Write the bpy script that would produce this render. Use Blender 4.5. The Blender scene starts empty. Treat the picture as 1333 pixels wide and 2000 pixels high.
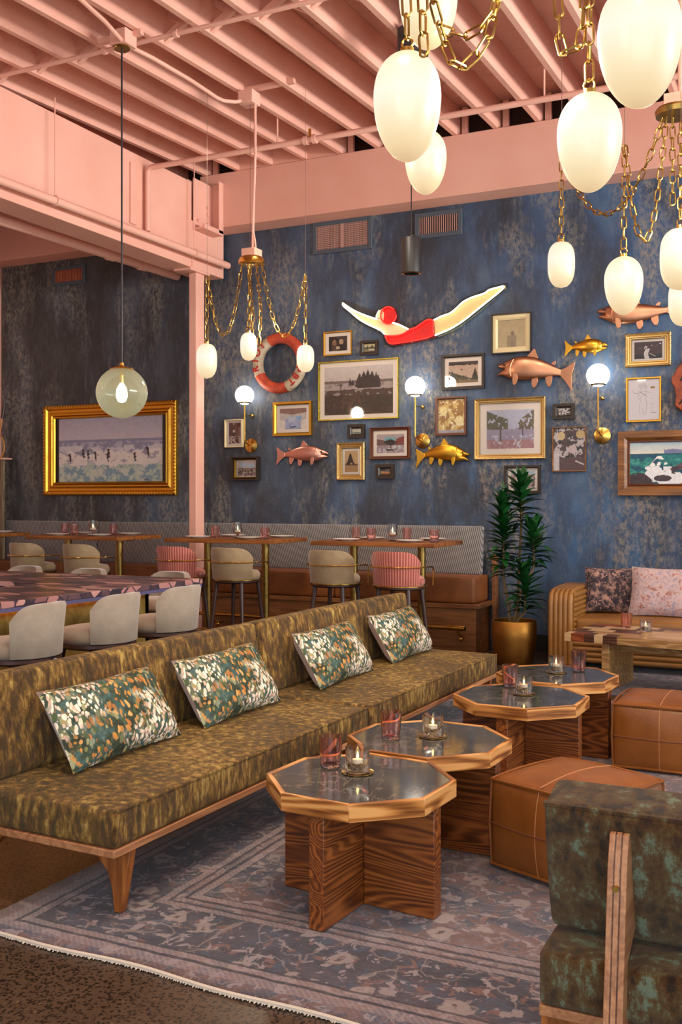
import bpy, bmesh, math, random
import numpy as np
from mathutils import Vector, Matrix

random.seed(7)
SC = bpy.context.scene
COL = SC.collection
R = math.radians
PI = math.pi

# ------------------------------------------------------------------ camera
F, CX, HY, TH, EYE = 1976.0, 666.5, 975.0, R(25.65), 1.5
SN, CS = math.sin(TH), math.cos(TH)
cam = bpy.data.cameras.new('camera')
cam.sensor_fit = 'VERTICAL'
cam.sensor_height = 36.0
cam.lens = F / 2000 * 36.0
cam.shift_y = -(1000 - HY) / 2000
cam.clip_end = 100
camo = bpy.data.objects.new('camera', cam)
COL.objects.link(camo)
camo.location = (0, 0, EYE)
camo.rotation_euler = (R(90), 0, TH)
SC.camera = camo

# ------------------------------------------------------------------ world, lamps, exposure
SC.view_settings.view_transform = 'Standard'
SC.view_settings.look = 'None'
SC.view_settings.gamma = 1
SC.view_settings.use_curve_mapping = False
SC.view_settings.exposure = 0.0
SC.cycles.use_denoising = True
SC.cycles.max_bounces = 8
SC.cycles.transparent_max_bounces = 12
SC.cycles.sample_clamp_indirect = 4
w = bpy.data.worlds.new('world')
SC.world = w
w.use_nodes = True
w.node_tree.nodes['Background'].inputs[0].default_value = (0.95, 0.96, 1.0, 1)
w.node_tree.nodes['Background'].inputs[1].default_value = 0.6

def lamp(name, kind, loc, energy, color, size=0.2, target=None, spot=None, blend=0.6, sizey=None):
    l = bpy.data.lights.new(name, kind)
    l.energy = energy
    l.color = color
    if kind == 'AREA':
        l.size = size
        if sizey:
            l.shape = 'RECTANGLE'
            l.size_y = sizey
    else:
        l.shadow_soft_size = size
    if spot:
        l.spot_size = R(spot)
        l.spot_blend = blend
    o = bpy.data.objects.new(name, l)
    COL.objects.link(o)
    o.location = loc
    if target:
        o.rotation_euler = (Vector(target) - Vector(loc)).to_track_quat('-Z', 'Y').to_euler()
    return o

WARM = (1.0, 0.80, 0.56)
COOL = (0.88, 0.94, 1.0)
# daylight through the shopfront on the right and behind the camera
lamp('window_daylight', 'AREA', (5.5, 5.0, 2.1), 190, COOL, 8.0, (-3, 6.0, 3.0), sizey=3.4)
cl = lamp('joist_fill', 'AREA', (5.5, 6.5, 3.3), 230, (1.0, 0.95, 0.90), 7.0, (-4.0, 7.4, 4.9), sizey=1.0)  # added fill aimed up at the joist faces, no window behind it
cl.data.spread = R(80)
lamp('window_daylight', 'AREA', (1.5, -4.0, 2.2), 260, COOL, 7.0, (-2, 6, 1.8), sizey=3.2)
# ceiling downlights
for p, t, e in (((-1.2, 2.4, 4.7), (-1.9, 4.2, 0.4), 260), ((-0.4, 5.0, 4.8), (-1.6, 5.6, 0.4), 200),
                ((-3.6, 7.2, 4.8), (-4.3, 8.8, 1.0), 150), ((-6.3, 6.6, 4.6), (-6.6, 8.8, 1.0), 110),
                ((-3.4, 3.4, 4.8), (-3.6, 4.6, 0.7), 110), ((0.6, 7.4, 4.8), (-0.9, 8.8, 0.8), 160),
                ((-0.2, 1.0, 4.7), (-0.2, 2.6, 0.5), 130)):
    lamp('downlight', 'SPOT', p, e, WARM, 0.12, t, 70, 0.8)
# added spots that brighten the picture wall
for p, t, e in (((-4.9, 6.9, 4.7), (-5.1, 9.8, 2.2), 75), ((-3.4, 6.4, 4.7), (-3.7, 9.8, 2.1), 120), ((-2.0, 6.0, 4.7), (-2.3, 9.8, 2.0), 120), ((-0.6, 6.0, 4.7), (-1.0, 9.8, 1.9), 120)):
    lamp('wall_wash_fill', 'SPOT', p, e, (1.0, 0.88, 0.74), 0.1, t, 62, 0.9)
# the light the groups of opal globes throw on ceiling and walls
for p, e in (((-0.9, 3.3, 2.95), 34), ((-0.7, 5.4, 3.1), 34), ((-4.3, 7.5, 2.95), 34), ((-2.4, 4.6, 3.3), 18), ((-6.9, 4.6, 2.9), 20), ((-1.5, 0.8, 3.0), 40)):
    lamp('globe_light', 'POINT', p, e, (1.0, 0.82, 0.6), 0.1)

# ------------------------------------------------------------------ helpers: pixels to real planes
def ray(px, py):
    u = (px - CX) / F
    v = (HY - py) / F
    return Vector((-SN + u * CS, CS + u * SN, v))
def at_y(px, py, Y):
    r = ray(px, py); t = Y / r.y
    return Vector((r.x * t, Y, EYE + r.z * t))
def at_x(px, py, X):
    r = ray(px, py); t = X / r.x
    return Vector((X, r.y * t, EYE + r.z * t))
def at_z(px, py, Z):
    r = ray(px, py); t = (Z - EYE) / r.z
    return Vector((r.x * t, r.y * t, Z))
def at_d(px, py, D):
    r = ray(px, py)
    return Vector((r.x * D, r.y * D, EYE + r.z * D))

# ------------------------------------------------------------------ helpers: meshes
class MB:
    def __init__(s):
        s.v = []; s.f = []; s.m = []
        s.mi = 0
    def add(s, verts, faces, mat=None):
        k = len(s.v)
        for p in verts:
            q = Vector(p)
            s.v.append(tuple(mat @ q) if mat is not None else tuple(q))
        for f in faces:
            s.f.append([i + k for i in f]); s.m.append(s.mi)
        return s
    def box(s, x0, x1, y0, y1, z0, z1, mat=None):
        v = [(x0, y0, z0), (x1, y0, z0), (x1, y1, z0), (x0, y1, z0), (x0, y0, z1), (x1, y0, z1), (x1, y1, z1), (x0, y1, z1)]
        return s.add(v, [(0, 3, 2, 1), (4, 5, 6, 7), (0, 1, 5, 4), (1, 2, 6, 5), (2, 3, 7, 6), (3, 0, 4, 7)], mat)
    def hexa(s, v):
        return s.add(v, [(0, 3, 2, 1), (4, 5, 6, 7), (0, 1, 5, 4), (1, 2, 6, 5), (2, 3, 7, 6), (3, 0, 4, 7)])
    def prism(s, poly, a, b, axis='z', mat=None):
        n = len(poly)
        def P(p, h):
            return (p[0], p[1], h) if axis == 'z' else ((p[0], h, p[1]) if axis == 'y' else (h, p[0], p[1]))
        v = [P(p, a) for p in poly] + [P(p, b) for p in poly]
        f = [tuple(range(n))[::-1], tuple(range(n, 2 * n))] + [(i, (i + 1) % n, n + (i + 1) % n, n + i) for i in range(n)]
        return s.add(v, f, mat)
    def lathe(s, prof, n=24, mat=None, caps=True, flute=None):
        v = []; f = []
        m = len(prof)
        for i in range(n):
            a = 2 * PI * i / n
            for j, (r, z) in enumerate(prof):
                rr = r * (1 + (flute(a, j) if flute else 0))
                v.append((rr * math.cos(a), rr * math.sin(a), z))
        for i in range(n):
            k = (i + 1) % n
            for j in range(m - 1):
                f.append((i * m + j, k * m + j, k * m + j + 1, i * m + j + 1))
        if caps:
            if prof[0][0] > 1e-6: f.append(tuple(i * m for i in range(n))[::-1])
            if prof[-1][0] > 1e-6: f.append(tuple(i * m + m - 1 for i in range(n)))
        return s.add(v, f, mat)
    def tube(s, pts, r, n=8, closed=False, mat=None, caps=True):
        pts = [Vector(p) for p in pts]
        N = len(pts)
        rs = r if isinstance(r, (list, tuple)) else [r] * N
        tang = []
        for i in range(N):
            if closed: t = pts[(i + 1) % N] - pts[i - 1]
            else: t = pts[min(i + 1, N - 1)] - pts[max(i - 1, 0)]
            tang.append(t.normalized() if t.length > 1e-9 else Vector((0, 0, 1)))
        up = Vector((0, 0, 1)) if abs(tang[0].z) < 0.9 else Vector((0, 1, 0))
        nrm = (up - tang[0] * up.dot(tang[0])).normalized()
        v = []; f = []
        for i in range(N):
            t = tang[i]
            nrm = nrm - t * nrm.dot(t)
            nrm = nrm.normalized() if nrm.length > 1e-6 else t.orthogonal().normalized()
            b = t.cross(nrm)
            for k in range(n):
                a = 2 * PI * k / n
                v.append(tuple(pts[i] + (nrm * math.cos(a) + b * math.sin(a)) * rs[i]))
        for i in range(N if closed else N - 1):
            j = (i + 1) % N
            for k in range(n):
                l = (k + 1) % n
                f.append((i * n + k, i * n + l, j * n + l, j * n + k))
        if not closed and caps:
            f.append(tuple(range(n))[::-1]); f.append(tuple((N - 1) * n + k for k in range(n)))
        return s.add(v, f, mat)
    def cyl(s, p, q, r, n=12, r2=None):
        return s.tube([p, q], [r, r if r2 is None else r2], n)
    def sphere(s, c, r, n=16, m=10, sc=(1, 1, 1)):
        prof = [(r * math.sin(PI * j / m), -r * math.cos(PI * j / m)) for j in range(m + 1)]
        return s.lathe(prof, n, Matrix.Translation(Vector(c)) @ Matrix.Diagonal((sc[0], sc[1], sc[2], 1)))
    def rbox(s, half, r, n=5, puff=(0, 0, 0), mat=None):
        """a rounded box; puff bulges the faces along x, y and z"""
        hs = [float(h) for h in half]
        ax = []
        for h in hs:
            rr = min(r, h * 0.98)
            inner = [(-h + rr) + (2 * h - 2 * rr) * i / n for i in range(n + 1)]
            ax.append([-h, -h + 0.12 * rr, -h + 0.45 * rr] + inner + [h - 0.45 * rr, h - 0.12 * rr, h])
        ids = {}; V = []; Fc = []
        def pt(i, j, k):
            key = (i, j, k)
            if key in ids: return ids[key]
            P = [ax[0][i], ax[1][j], ax[2][k]]
            c = []
            for a in range(3):
                rr = min(r, hs[a] * 0.98)
                c.append(max(-(hs[a] - rr), min(hs[a] - rr, P[a])))
            d = Vector([P[a] - c[a] for a in range(3)])
            Q = Vector(c) + (d.normalized() * r if d.length > 1e-9 else d)
            u = [P[a] / hs[a] for a in range(3)]
            for a in range(3):
                b, e = [x for x in range(3) if x != a]
                Q[a] += puff[a] * (u[a]) * (1 - u[b] ** 2) * (1 - u[e] ** 2)
            ids[key] = len(V); V.append(tuple(Q))
            return ids[key]
        A, B, C = [len(a) - 1 for a in ax]
        for k0, fl in ((0, True), (C, False)):
            for i in range(A):
                for j in range(B):
                    q = (pt(i, j, k0), pt(i + 1, j, k0), pt(i + 1, j + 1, k0), pt(i, j + 1, k0))
                    Fc.append(q[::-1] if fl else q)
        for j0, fl in ((0, False), (B, True)):
            for i in range(A):
                for k in range(C):
                    q = (pt(i, j0, k), pt(i + 1, j0, k), pt(i + 1, j0, k + 1), pt(i, j0, k + 1))
                    Fc.append(q[::-1] if fl else q)
        for i0, fl in ((0, True), (A, False)):
            for j in range(B):
                for k in range(C):
                    q = (pt(i0, j, k), pt(i0, j + 1, k), pt(i0, j + 1, k + 1), pt(i0, j, k + 1))
                    Fc.append(q[::-1] if fl else q)
        return s.add(V, Fc, mat)
    def build(s, name, mat, parent=None, smooth=35, bevel=0, seg=2, loc=None):
        me = bpy.data.meshes.new(name)
        me.from_pydata(s.v, [], s.f)
        ms = mat if isinstance(mat, (list, tuple)) else [mat]
        for m in ms: me.materials.append(m)
        if len(ms) > 1: me.polygons.foreach_set('material_index', s.m)
        bm = bmesh.new(); bm.from_mesh(me)
        bmesh.ops.recalc_face_normals(bm, faces=bm.faces)
        bm.to_mesh(me); bm.free()
        if smooth:
            me.shade_smooth()
            me.set_sharp_from_angle(angle=R(smooth))
        o = bpy.data.objects.new(name, me)
        COL.objects.link(o)
        if parent: o.parent = parent
        if loc: o.location = loc
        if bevel:
            b = o.modifiers.new('bevel', 'BEVEL'); b.width = bevel; b.segments = seg; b.limit_method = 'ANGLE'; b.angle_limit = R(40)
        return o

def bx(name, mat, x0, x1, y0, y1, z0, z1, parent=None, bevel=0, **k):
    return MB().box(x0, x1, y0, y1, z0, z1).build(name, mat, parent, bevel=bevel, **k)
def tag(o, label=None, cat=None, group=None, kind=None):
    if label: o['label'] = label
    if cat: o['category'] = cat
    if group: o['group'] = group
    if kind: o['kind'] = kind
    return o
def thing(name, label, cat, loc=(0, 0, 0), rz=0, group=None):
    o = bpy.data.objects.new(name, None)
    o.empty_display_size = 0.1
    COL.objects.link(o)
    o.location = loc; o.rotation_euler = (0, 0, rz)
    return tag(o, label, cat, group)
KIDS = {}
def copy_tree(o, parent=None):
    c = o.copy(); COL.objects.link(c)
    if parent: c.parent = parent
    for ch in [x for x in COL.objects if x.parent == o]:
        copy_tree(ch, c)
    return c
def place(proto, used, loc, rz, label, group=None):
    o = proto if not used else copy_tree(proto)
    o.location = loc; o.rotation_euler = (0, 0, rz)
    o['label'] = label
    if group: o['group'] = group
    return o
def structure(o): o['kind'] = 'structure'; return o

# ------------------------------------------------------------------ helpers: materials
def lin(c):
    return tuple(((x / 255) / 12.92 if x / 255 <= 0.04045 else ((x / 255 + 0.055) / 1.055) ** 2.4) for x in c)
class N:
    """short-hand for building one node material"""
    def __init__(s, name, rough=0.5, metal=0.0, color=(200, 200, 200), **kw):
        s.mat = bpy.data.materials.new(name); s.mat.use_nodes = True
        s.t = s.mat.node_tree
        s.b = s.t.nodes['Principled BSDF']
        s.b.inputs['Base Color'].default_value = (*lin(color), 1)
        s.b.inputs['Roughness'].default_value = rough
        s.b.inputs['Metallic'].default_value = metal
        for k, v in kw.items():
            s.b.inputs[k.replace('_', ' ')].default_value = v
        s._c = None
    def n(s, kind, **kw):
        x = s.t.nodes.new(kind)
        for k, v in kw.items(): setattr(x, k, v)
        return x
    def L(s, a, b): s.t.links.new(a, b)
    def co(s, scale=(1, 1, 1), rot=(0, 0, 0), loc=(0, 0, 0), src='Object'):
        if s._c is None: s._c = s.n('ShaderNodeTexCoord')
        m = s.n('ShaderNodeMapping')
        m.inputs['Scale'].default_value = scale
        m.inputs['Rotation'].default_value = rot
        m.inputs['Location'].default_value = loc
        s.L(s._c.outputs[src], m.inputs[0])
        return m.outputs[0]
    def noise(s, co, scale=5, detail=6, rough=0.55, dist=0.0):
        x = s.n('ShaderNodeTexNoise')
        x.inputs['Scale'].default_value = scale; x.inputs['Detail'].default_value = detail
        x.inputs['Roughness'].default_value = rough; x.inputs['Distortion'].default_value = dist
        s.L(co, x.inputs['Vector']); return x.outputs[0]
    def vor(s, co, scale=5, out='Distance', feature='F1', rand=1.0):
        x = s.n('ShaderNodeTexVoronoi'); x.feature = feature
        x.inputs['Scale'].default_value = scale; x.inputs['Randomness'].default_value = rand
        s.L(co, x.inputs['Vector']); return x.outputs[out]
    def wave(s, co, scale=5, dist=2, detail=2, dscale=1, kind='BANDS', direction='X', prof='SIN'):
        x = s.n('ShaderNodeTexWave'); x.wave_type = kind; x.wave_profile = prof
        if kind == 'BANDS': x.bands_direction = direction
        else: x.rings_direction = direction
        x.inputs['Scale'].default_value = scale; x.inputs['Distortion'].default_value = dist
        x.inputs['Detail'].default_value = detail; x.inputs['Detail Scale'].default_value = dscale
        s.L(co, x.inputs['Vector']); return x.outputs[1]
    def ramp(s, fac, stops, interp='LINEAR'):
        x = s.n('ShaderNodeValToRGB'); e = x.color_ramp; e.interpolation = interp
        while len(e.elements) < len(stops): e.elements.new(0.5)
        for el, (p, c) in zip(e.elements, stops):
            el.position = p
            el.color = (*lin(c), 1) if isinstance(c, tuple) else (c, c, c, 1)
        s.L(fac, x.inputs[0]); return x.outputs[0]
    def mix(s, fac, a, b, mode='MIX'):
        x = s.n('ShaderNodeMix'); x.data_type = 'RGBA'; x.blend_type = mode
        for sock, val in ((x.inputs[0], fac), (x.inputs[6], a), (x.inputs[7], b)):
            if isinstance(val, (int, float)): sock.default_value = val
            elif isinstance(val, tuple): sock.default_value = (*lin(val), 1)
            else: s.L(val, sock)
        return x.outputs[2]
    def math(s, op, a, b=0.0, clamp=False):
        x = s.n('ShaderNodeMath', operation=op); x.use_clamp = clamp
        for sock, val in ((x.inputs[0], a), (x.inputs[1], b)):
            if isinstance(val, (int, float)): sock.default_value = val
            else: s.L(val, sock)
        return x.outputs[0]
    def sep(s, co):
        x = s.n('ShaderNodeSeparateXYZ'); s.L(co, x.inputs[0]); return x.outputs
    def col(s, c): s.L(c, s.b.inputs['Base Color']); return s
    def rgh(s, c): s.L(c, s.b.inputs['Roughness']); return s
    def bump(s, h, strength=0.3, dist=0.01):
        x = s.n('ShaderNodeBump'); x.inputs['Strength'].default_value = strength; x.inputs['Distance'].default_value = dist
        s.L(h, x.inputs['Height']); s.L(x.outputs[0], s.b.inputs['Normal']); return s
    def rnd(s, fac=1.0):
        x = s.n('ShaderNodeObjectInfo'); return x.outputs['Random']

def plain(name, color, rough=0.5, metal=0.0, **kw):
    return N(name, rough, metal, color, **kw).mat
def emit(name, color, strength):
    x = N(name, 0.4, 0, color)
    x.b.inputs['Emission Color'].default_value = (*lin(color), 1)
    x.b.inputs['Emission Strength'].default_value = strength
    return x.mat

MT = {}
def wood(name, dark, mid, light, axis='x', scale=1.0, rough=0.42, ring=16.0, contrast=1.0):
    """grain lines are the contours of a stretched soft noise, with fine pores along the board"""
    x = N(name, rough)
    st = {'x': (0.4, 3.6, 3.6), 'y': (3.6, 0.4, 3.6), 'z': (3.6, 3.6, 0.4)}[axis]
    fi = {'x': (3, 60, 60), 'y': (60, 3, 60), 'z': (60, 60, 3)}[axis]
    off = x.n('ShaderNodeVectorMath', operation='ADD')
    x.L(x.co(tuple(a * scale for a in st)), off.inputs[0])
    sc_ = x.n('ShaderNodeVectorMath', operation='SCALE'); sc_.inputs[0].default_value = (7, 11, 5)
    x.L(x.rnd(), sc_.inputs['Scale']); x.L(sc_.outputs[0], off.inputs[1])
    soft = x.noise(off.outputs[0], 1.3, 2.0, 0.4, 0.15)
    g = x.math('ADD', x.math('MULTIPLY', x.math('SINE', x.math('MULTIPLY', soft, ring * 6.28)), 0.5), 0.5)
    g = x.math('POWER', g, 1.6)
    fib = x.noise(x.co(tuple(a * scale for a in fi)), 1.0, 4, 0.6)
    big = x.noise(x.co((2, 2, 2)), 1.0, 2)
    m = x.math('ADD', x.math('ADD', x.math('MULTIPLY', g, 0.34 * contrast), x.math('MULTIPLY', fib, 0.5)), x.math('MULTIPLY', big, 0.22))
    lo = 0.30
    cc = x.ramp(m, [(lo, dark), (lo + 0.24, mid), (lo + 0.5, light)])
    x.col(cc); x.bump(x.math('ADD', x.math('MULTIPLY', g, .4), fib), 0.15, 0.002)
    return x.mat

# painted room surfaces
def pink():
    x = N('pink_paint', 0.55)
    c = x.co()
    n1 = x.noise(c, 1.3, 5, 0.6); n2 = x.noise(c, 22, 4, 0.7)
    x.col(x.mix(x.ramp(n2, [(0.66, 0.0), (0.74, 0.5)]), x.ramp(n1, [(0.3, (220, 162, 142)), (0.7, (230, 177, 158))]), (198, 136, 114)))
    x.bump(x.noise(c, 40, 4, 0.6), 0.12, 0.004)
    return x.mat
def wallmat():
    x = N('distressed_blue_plaster', 0.5)
    c = x.co(); v = x.co((1, 1, 0.22)); vf = x.co((1, 1, 0.12))
    big = x.noise(x.co((1, 1, 0.45)), 1.5, 4, 0.62, 0.3)
    mid = x.noise(x.co((1, 1, 0.5)), 2.2, 8, 0.6, 0.3)
    fine = x.noise(x.co((1, 1, 0.6)), 26, 10, 0.82)
    streak = x.noise(vf, 7, 6, 0.65)
    base = x.ramp(mid, [(0.30, (36, 45, 60)), (0.45, (42, 63, 92)), (0.56, (50, 84, 124)), (0.72, (80, 110, 140))])
    # the blue is stronger towards the lounge end and lower down; the dining end's dimmer light is put into its smokier grey
    s = x.sep(c)
    gx = x.n('ShaderNodeMapRange'); gx.inputs[1].default_value = -9.0; gx.inputs[2].default_value = -0.8
    x.L(s[0], gx.inputs[0])
    smoky = x.ramp(mid, [(0.3, (46, 41, 37)), (0.5, (58, 57, 57)), (0.72, (80, 82, 84))])
    blue = x.mix(1.0, base, (205, 232, 255), 'MULTIPLY')
    gm = x.math('ADD', gx.outputs[0], x.math('MULTIPLY', x.math('SUBTRACT', big, 0.5), 1.3), True)
    base2 = x.mix(gm, smoky, base)
    # worn pale patches in vertical drifts, broken up by the trowel texture
    pm = x.math('MULTIPLY', x.ramp(x.math('ADD', x.math('MULTIPLY', big, 0.75), x.math('MULTIPLY', streak, 0.38)), [(0.55, 0.0), (0.67, 1.0)]),
                x.ramp(fine, [(0.45, 0.0), (0.56, 1.0)]))
    pale = x.mix(x.noise(c, 2.0, 3), (160, 144, 114), (150, 148, 146))
    col = x.mix(x.math('MULTIPLY', pm, 0.75), base2, pale)
    col = x.mix(x.math('MULTIPLY', x.ramp(x.noise(x.co((1, 1, 0.35)), 20, 9, 0.8), [(0.5, 0.0), (0.7, 1.0)]), 0.28), col, (122, 132, 142))
    # bright blue touches and a few rust flecks
    bl = x.math('MULTIPLY', x.ramp(x.noise(v, 2.3, 6, 0.7, 0.8), [(0.58, 0.0), (0.7, 1.0)]), gm)
    col = x.mix(x.math('MULTIPLY', bl, 0.6), col, (58, 112, 160))
    rust = x.ramp(x.noise(c, 6.5, 4, 0.6), [(0.755, 0.0), (0.78, 1.0)])
    col = x.mix(rust, col, (150, 84, 66))
    x.col(col)
    h = x.math('ADD', x.math('MULTIPLY', fine, 0.7), x.math('MULTIPLY', pm, 0.6))
    x.bump(h, 0.55, 0.02)
    x.rgh(x.ramp(fine, [(0.3, 0.38), (0.7, 0.62)]))
    return x.mat
def floormat():
    x = N('polished_concrete', 0.35)
    c = x.co()
    b = x.ramp(x.noise(c, 1.5, 5, 0.6), [(0.3, (72, 56, 44)), (0.7, (92, 74, 60))])
    sp = x.vor(x.co((1, 1, 1)), 85, 'Distance')
    sel = x.ramp(x.noise(c, 45, 2), [(0.40, 0.0), (0.48, 1.0)])
    spots = x.math('MULTIPLY', x.ramp(sp, [(0.42, 1.0), (0.52, 0.0)]), sel)
    col = x.mix(x.math('MULTIPLY', spots, 0.95), b, (22, 15, 12))
    lt = x.ramp(x.vor(c, 19, 'Distance'), [(0.07, 1.0), (0.1, 0.0)])
    x.col(x.mix(x.math('MULTIPLY', lt, 0.35), col, (168, 140, 112)))
    return x.mat
def rugmat(name, w_, h_, bands=True):
    x = N(name, 0.95)
    x.b.inputs['Sheen Weight'].default_value = 0.2
    c = x.co(); s = x.sep(c)
    dark, slate, lil, rose = (36, 35, 48), (62, 66, 86), (146, 136, 142), (104, 78, 74)
    col = x.ramp(x.noise(c, 4.0, 8, 0.7, 0.4), [(0.36, (50, 52, 70)), (0.46, (82, 80, 94)), (0.54, rose), (0.62, (112, 104, 114)), (0.72, (78, 94, 110))])
    if bands:
        dx = x.math('MINIMUM', s[0], x.math('SUBTRACT', w_, s[0]))
        dy = x.math('MINIMUM', s[1], x.math('SUBTRACT', h_, s[1]))
        d = x.math('ADD', x.math('MINIMUM', dx, dy), x.math('MULTIPLY', x.math('SUBTRACT', x.noise(c, 9, 3), 0.5), 0.02))
        dk_ = x.ramp(d, [(0.0, 0.0), (0.16, 0.85), (0.455, 0.0)], 'CONSTANT')
        col = x.mix(dk_, col, x.ramp(x.noise(c, 7, 6, 0.7), [(0.4, (38, 38, 54)), (0.6, (66, 62, 78))]))
    def motif(col, scale, lo, colr, k, loc, dist=0.7):
        return x.mix(x.ramp(x.noise(x.co((1, 1, 1), loc=loc), scale, 3.5, 0.6, dist), [(lo, 0.0), (lo + 0.025, k)]), col, colr)
    # leafy shapes, blossoms with dark hearts, vines
    col = motif(col, 13, 0.575, (58, 72, 92), 0.8, (9, 5, 0)); col = motif(col, 15, 0.585, (116, 84, 78), 0.8, (2, 8, 0)); col = motif(col, 19, 0.575, lil, 0.85, (4, 2, 0))
    vc = x.co((1, 1, 1), loc=(0.3, 0.1, 0))
    wob = x.n('ShaderNodeVectorMath', operation='ADD'); sc_ = x.n('ShaderNodeVectorMath', operation='SCALE'); nz = x.n('ShaderNodeTexNoise')
    nz.inputs['Scale'].default_value = 22; x.L(vc, nz.inputs['Vector']); x.L(nz.outputs[1], sc_.inputs[0]); sc_.inputs['Scale'].default_value = 0.09
    x.L(vc, wob.inputs[0]); x.L(sc_.outputs[0], wob.inputs[1])
    fd = x.vor(wob.outputs[0], 4.6, 'Distance', 'F1', 0.75)
    col = x.mix(x.ramp(fd, [(0.20, 0.8), (0.23, 0.0)]), col, (150, 138, 138))
    col = x.mix(x.ramp(fd, [(0.08, 0.9), (0.10, 0.0)]), col, (70, 48, 52))
    vine = x.math('ABSOLUTE', x.math('SUBTRACT', x.noise(x.co((1, 1, 1), loc=(1, 7, 0)), 5, 3, 0.5, 0.8), 0.5))
    col = x.mix(x.ramp(vine, [(0.007, 0.6), (0.014, 0.0)]), col, (142, 130, 130))
    if bands:
        st = [(0.0, 0.25), (0.055, 0.75), (0.105, 0.0), (0.118, 0.7), (0.155, 0.0), (0.455, 0.8), (0.49, 0.0), (0.51, 0.55), (0.532, 0.0), (0.548, 0.8), (0.585, 0.0)]
        bm_ = x.ramp(d, st, 'CONSTANT')
        hatch = x.ramp(x.math('SINE', x.math('MULTIPLY', x.math('ADD', s[0], s[1]), 260.0)), [(0.3, 0.6), (0.7, 1.0)])
        col = x.mix(x.math('MULTIPLY', bm_, hatch), col, (146, 132, 136))
        lines = x.ramp(d, [(0.0, 0.0), (0.102, 0.9), (0.118, 0.0), (0.15, 0.9), (0.162, 0.0), (0.487, 0.9), (0.50, 0.0), (0.53, 0.9), (0.546, 0.0), (0.585, 0.8), (0.592, 0.0)], 'CONSTANT')
        col = x.mix(x.math('MULTIPLY', lines, 0.85), col, (30, 30, 46))
    worn = x.noise(x.co((1, 6, 1)), 18, 5, 0.7)
    col = x.mix(x.ramp(worn, [(0.50, 0.0), (0.75, 0.4)]), col, (112, 104, 114))
    x.col(col)
    x.bump(x.noise(c, 220, 3, 0.7), 0.5, 0.004)
    return x.mat
def velvet(name, stops, tint, scale=(17, 17, 6), sheen=0.22, rough=0.42):
    """crushed pile: clumps lying in different directions, some paler, some darker, with mottled highlights painted in and a silky gloss"""
    x = N(name, rough)
    x.b.inputs['Sheen Weight'].default_value = sheen
    x.b.inputs['Sheen Roughness'].default_value = 0.3
    x.b.inputs['Sheen Tint'].default_value = (*lin(tint), 1)
    a = x.noise(x.co(scale), 1.6, 9, 0.74)
    f = x.noise(x.co((40, 40, 16)), 1.0, 5, 0.7)
    b = x.noise(x.co((2.2, 2.2, 2.2)), 1.0, 3, 0.5)
    m = x.math('ADD', x.math('ADD', x.math('MULTIPLY', a, 0.62), x.math('MULTIPLY', f, 0.2)), x.math('MULTIPLY', b, 0.18))
    x.col(x.ramp(m, stops))
    x.bump(x.math('ADD', a, x.math('MULTIPLY', f, 0.4)), 0.9, 0.03)
    x.rgh(x.ramp(a, [(0.4, rough - 0.1), (0.6, rough + 0.2)]))
    return x.mat
def leather(name, a, b, scale=3, rough=0.38):
    x = N(name, rough)
    c = x.co()
    n1 = x.noise(c, scale, 6, 0.6)
    x.col(x.ramp(n1, [(0.3, a), (0.7, b)]))
    x.bump(x.math('ADD', x.vor(c, 160, 'Distance'), x.noise(c, 14, 4)), 0.12, 0.004)
    x.rgh(x.ramp(x.noise(c, 9, 4), [(0.3, rough - 0.08), (0.7, rough + 0.12)]))
    return x.mat
def metal(name, color, rough=0.25, var=0.06):
    x = N(name, rough, 1.0, color)
    c = x.co()
    x.rgh(x.ramp(x.noise(c, 12, 3), [(0.3, max(0.05, rough - var)), (0.7, rough + var)]))
    return x.mat
def fabric(name, a, b, scale=30, rough=0.85, sheen=0.4):
    x = N(name, rough)
    x.b.inputs['Sheen Weight'].default_value = sheen
    c = x.co()
    n1 = x.noise(c, 7, 5, 0.65); n2 = x.noise(c, scale * 8, 2)
    x.col(x.ramp(n1, [(0.3, a), (0.7, b)]))
    x.bump(n2, 0.2, 0.002)
    return x.mat
def stripes(name, a, b, freq, direction, rough=0.8, slant=0.0, bump=0.4):
    x = N(name, rough)
    x.b.inputs['Sheen Weight'].default_value = 0.3
    s = x.sep(x.co())
    if direction == 'ang':
        t = x.math('MULTIPLY', x.math('ARCTAN2', s[1], s[0]), freq)
    else:
        t = x.math('MULTIPLY', x.math('ADD', s[direction], x.math('MULTIPLY', s[2], slant)), freq)
    sn = x.math('SINE', t)
    n1 = x.noise(x.co(), 8, 4, 0.6)
    col = x.ramp(x.math('ADD', x.math('MULTIPLY', sn, 0.36), x.math('ADD', 0.25, x.math('MULTIPLY', n1, 0.5))), [(0.25, a), (0.75, b)])
    x.col(col); x.bump(sn, bump, 0.006)
    return x.mat
def glass(name, color, rough=0.03, ior=1.45):
    x = N(name, rough, 0, color)
    x.b.inputs['Transmission Weight'].default_value = 1.0
    x.b.inputs['IOR'].default_value = ior
    return x.mat
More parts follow.
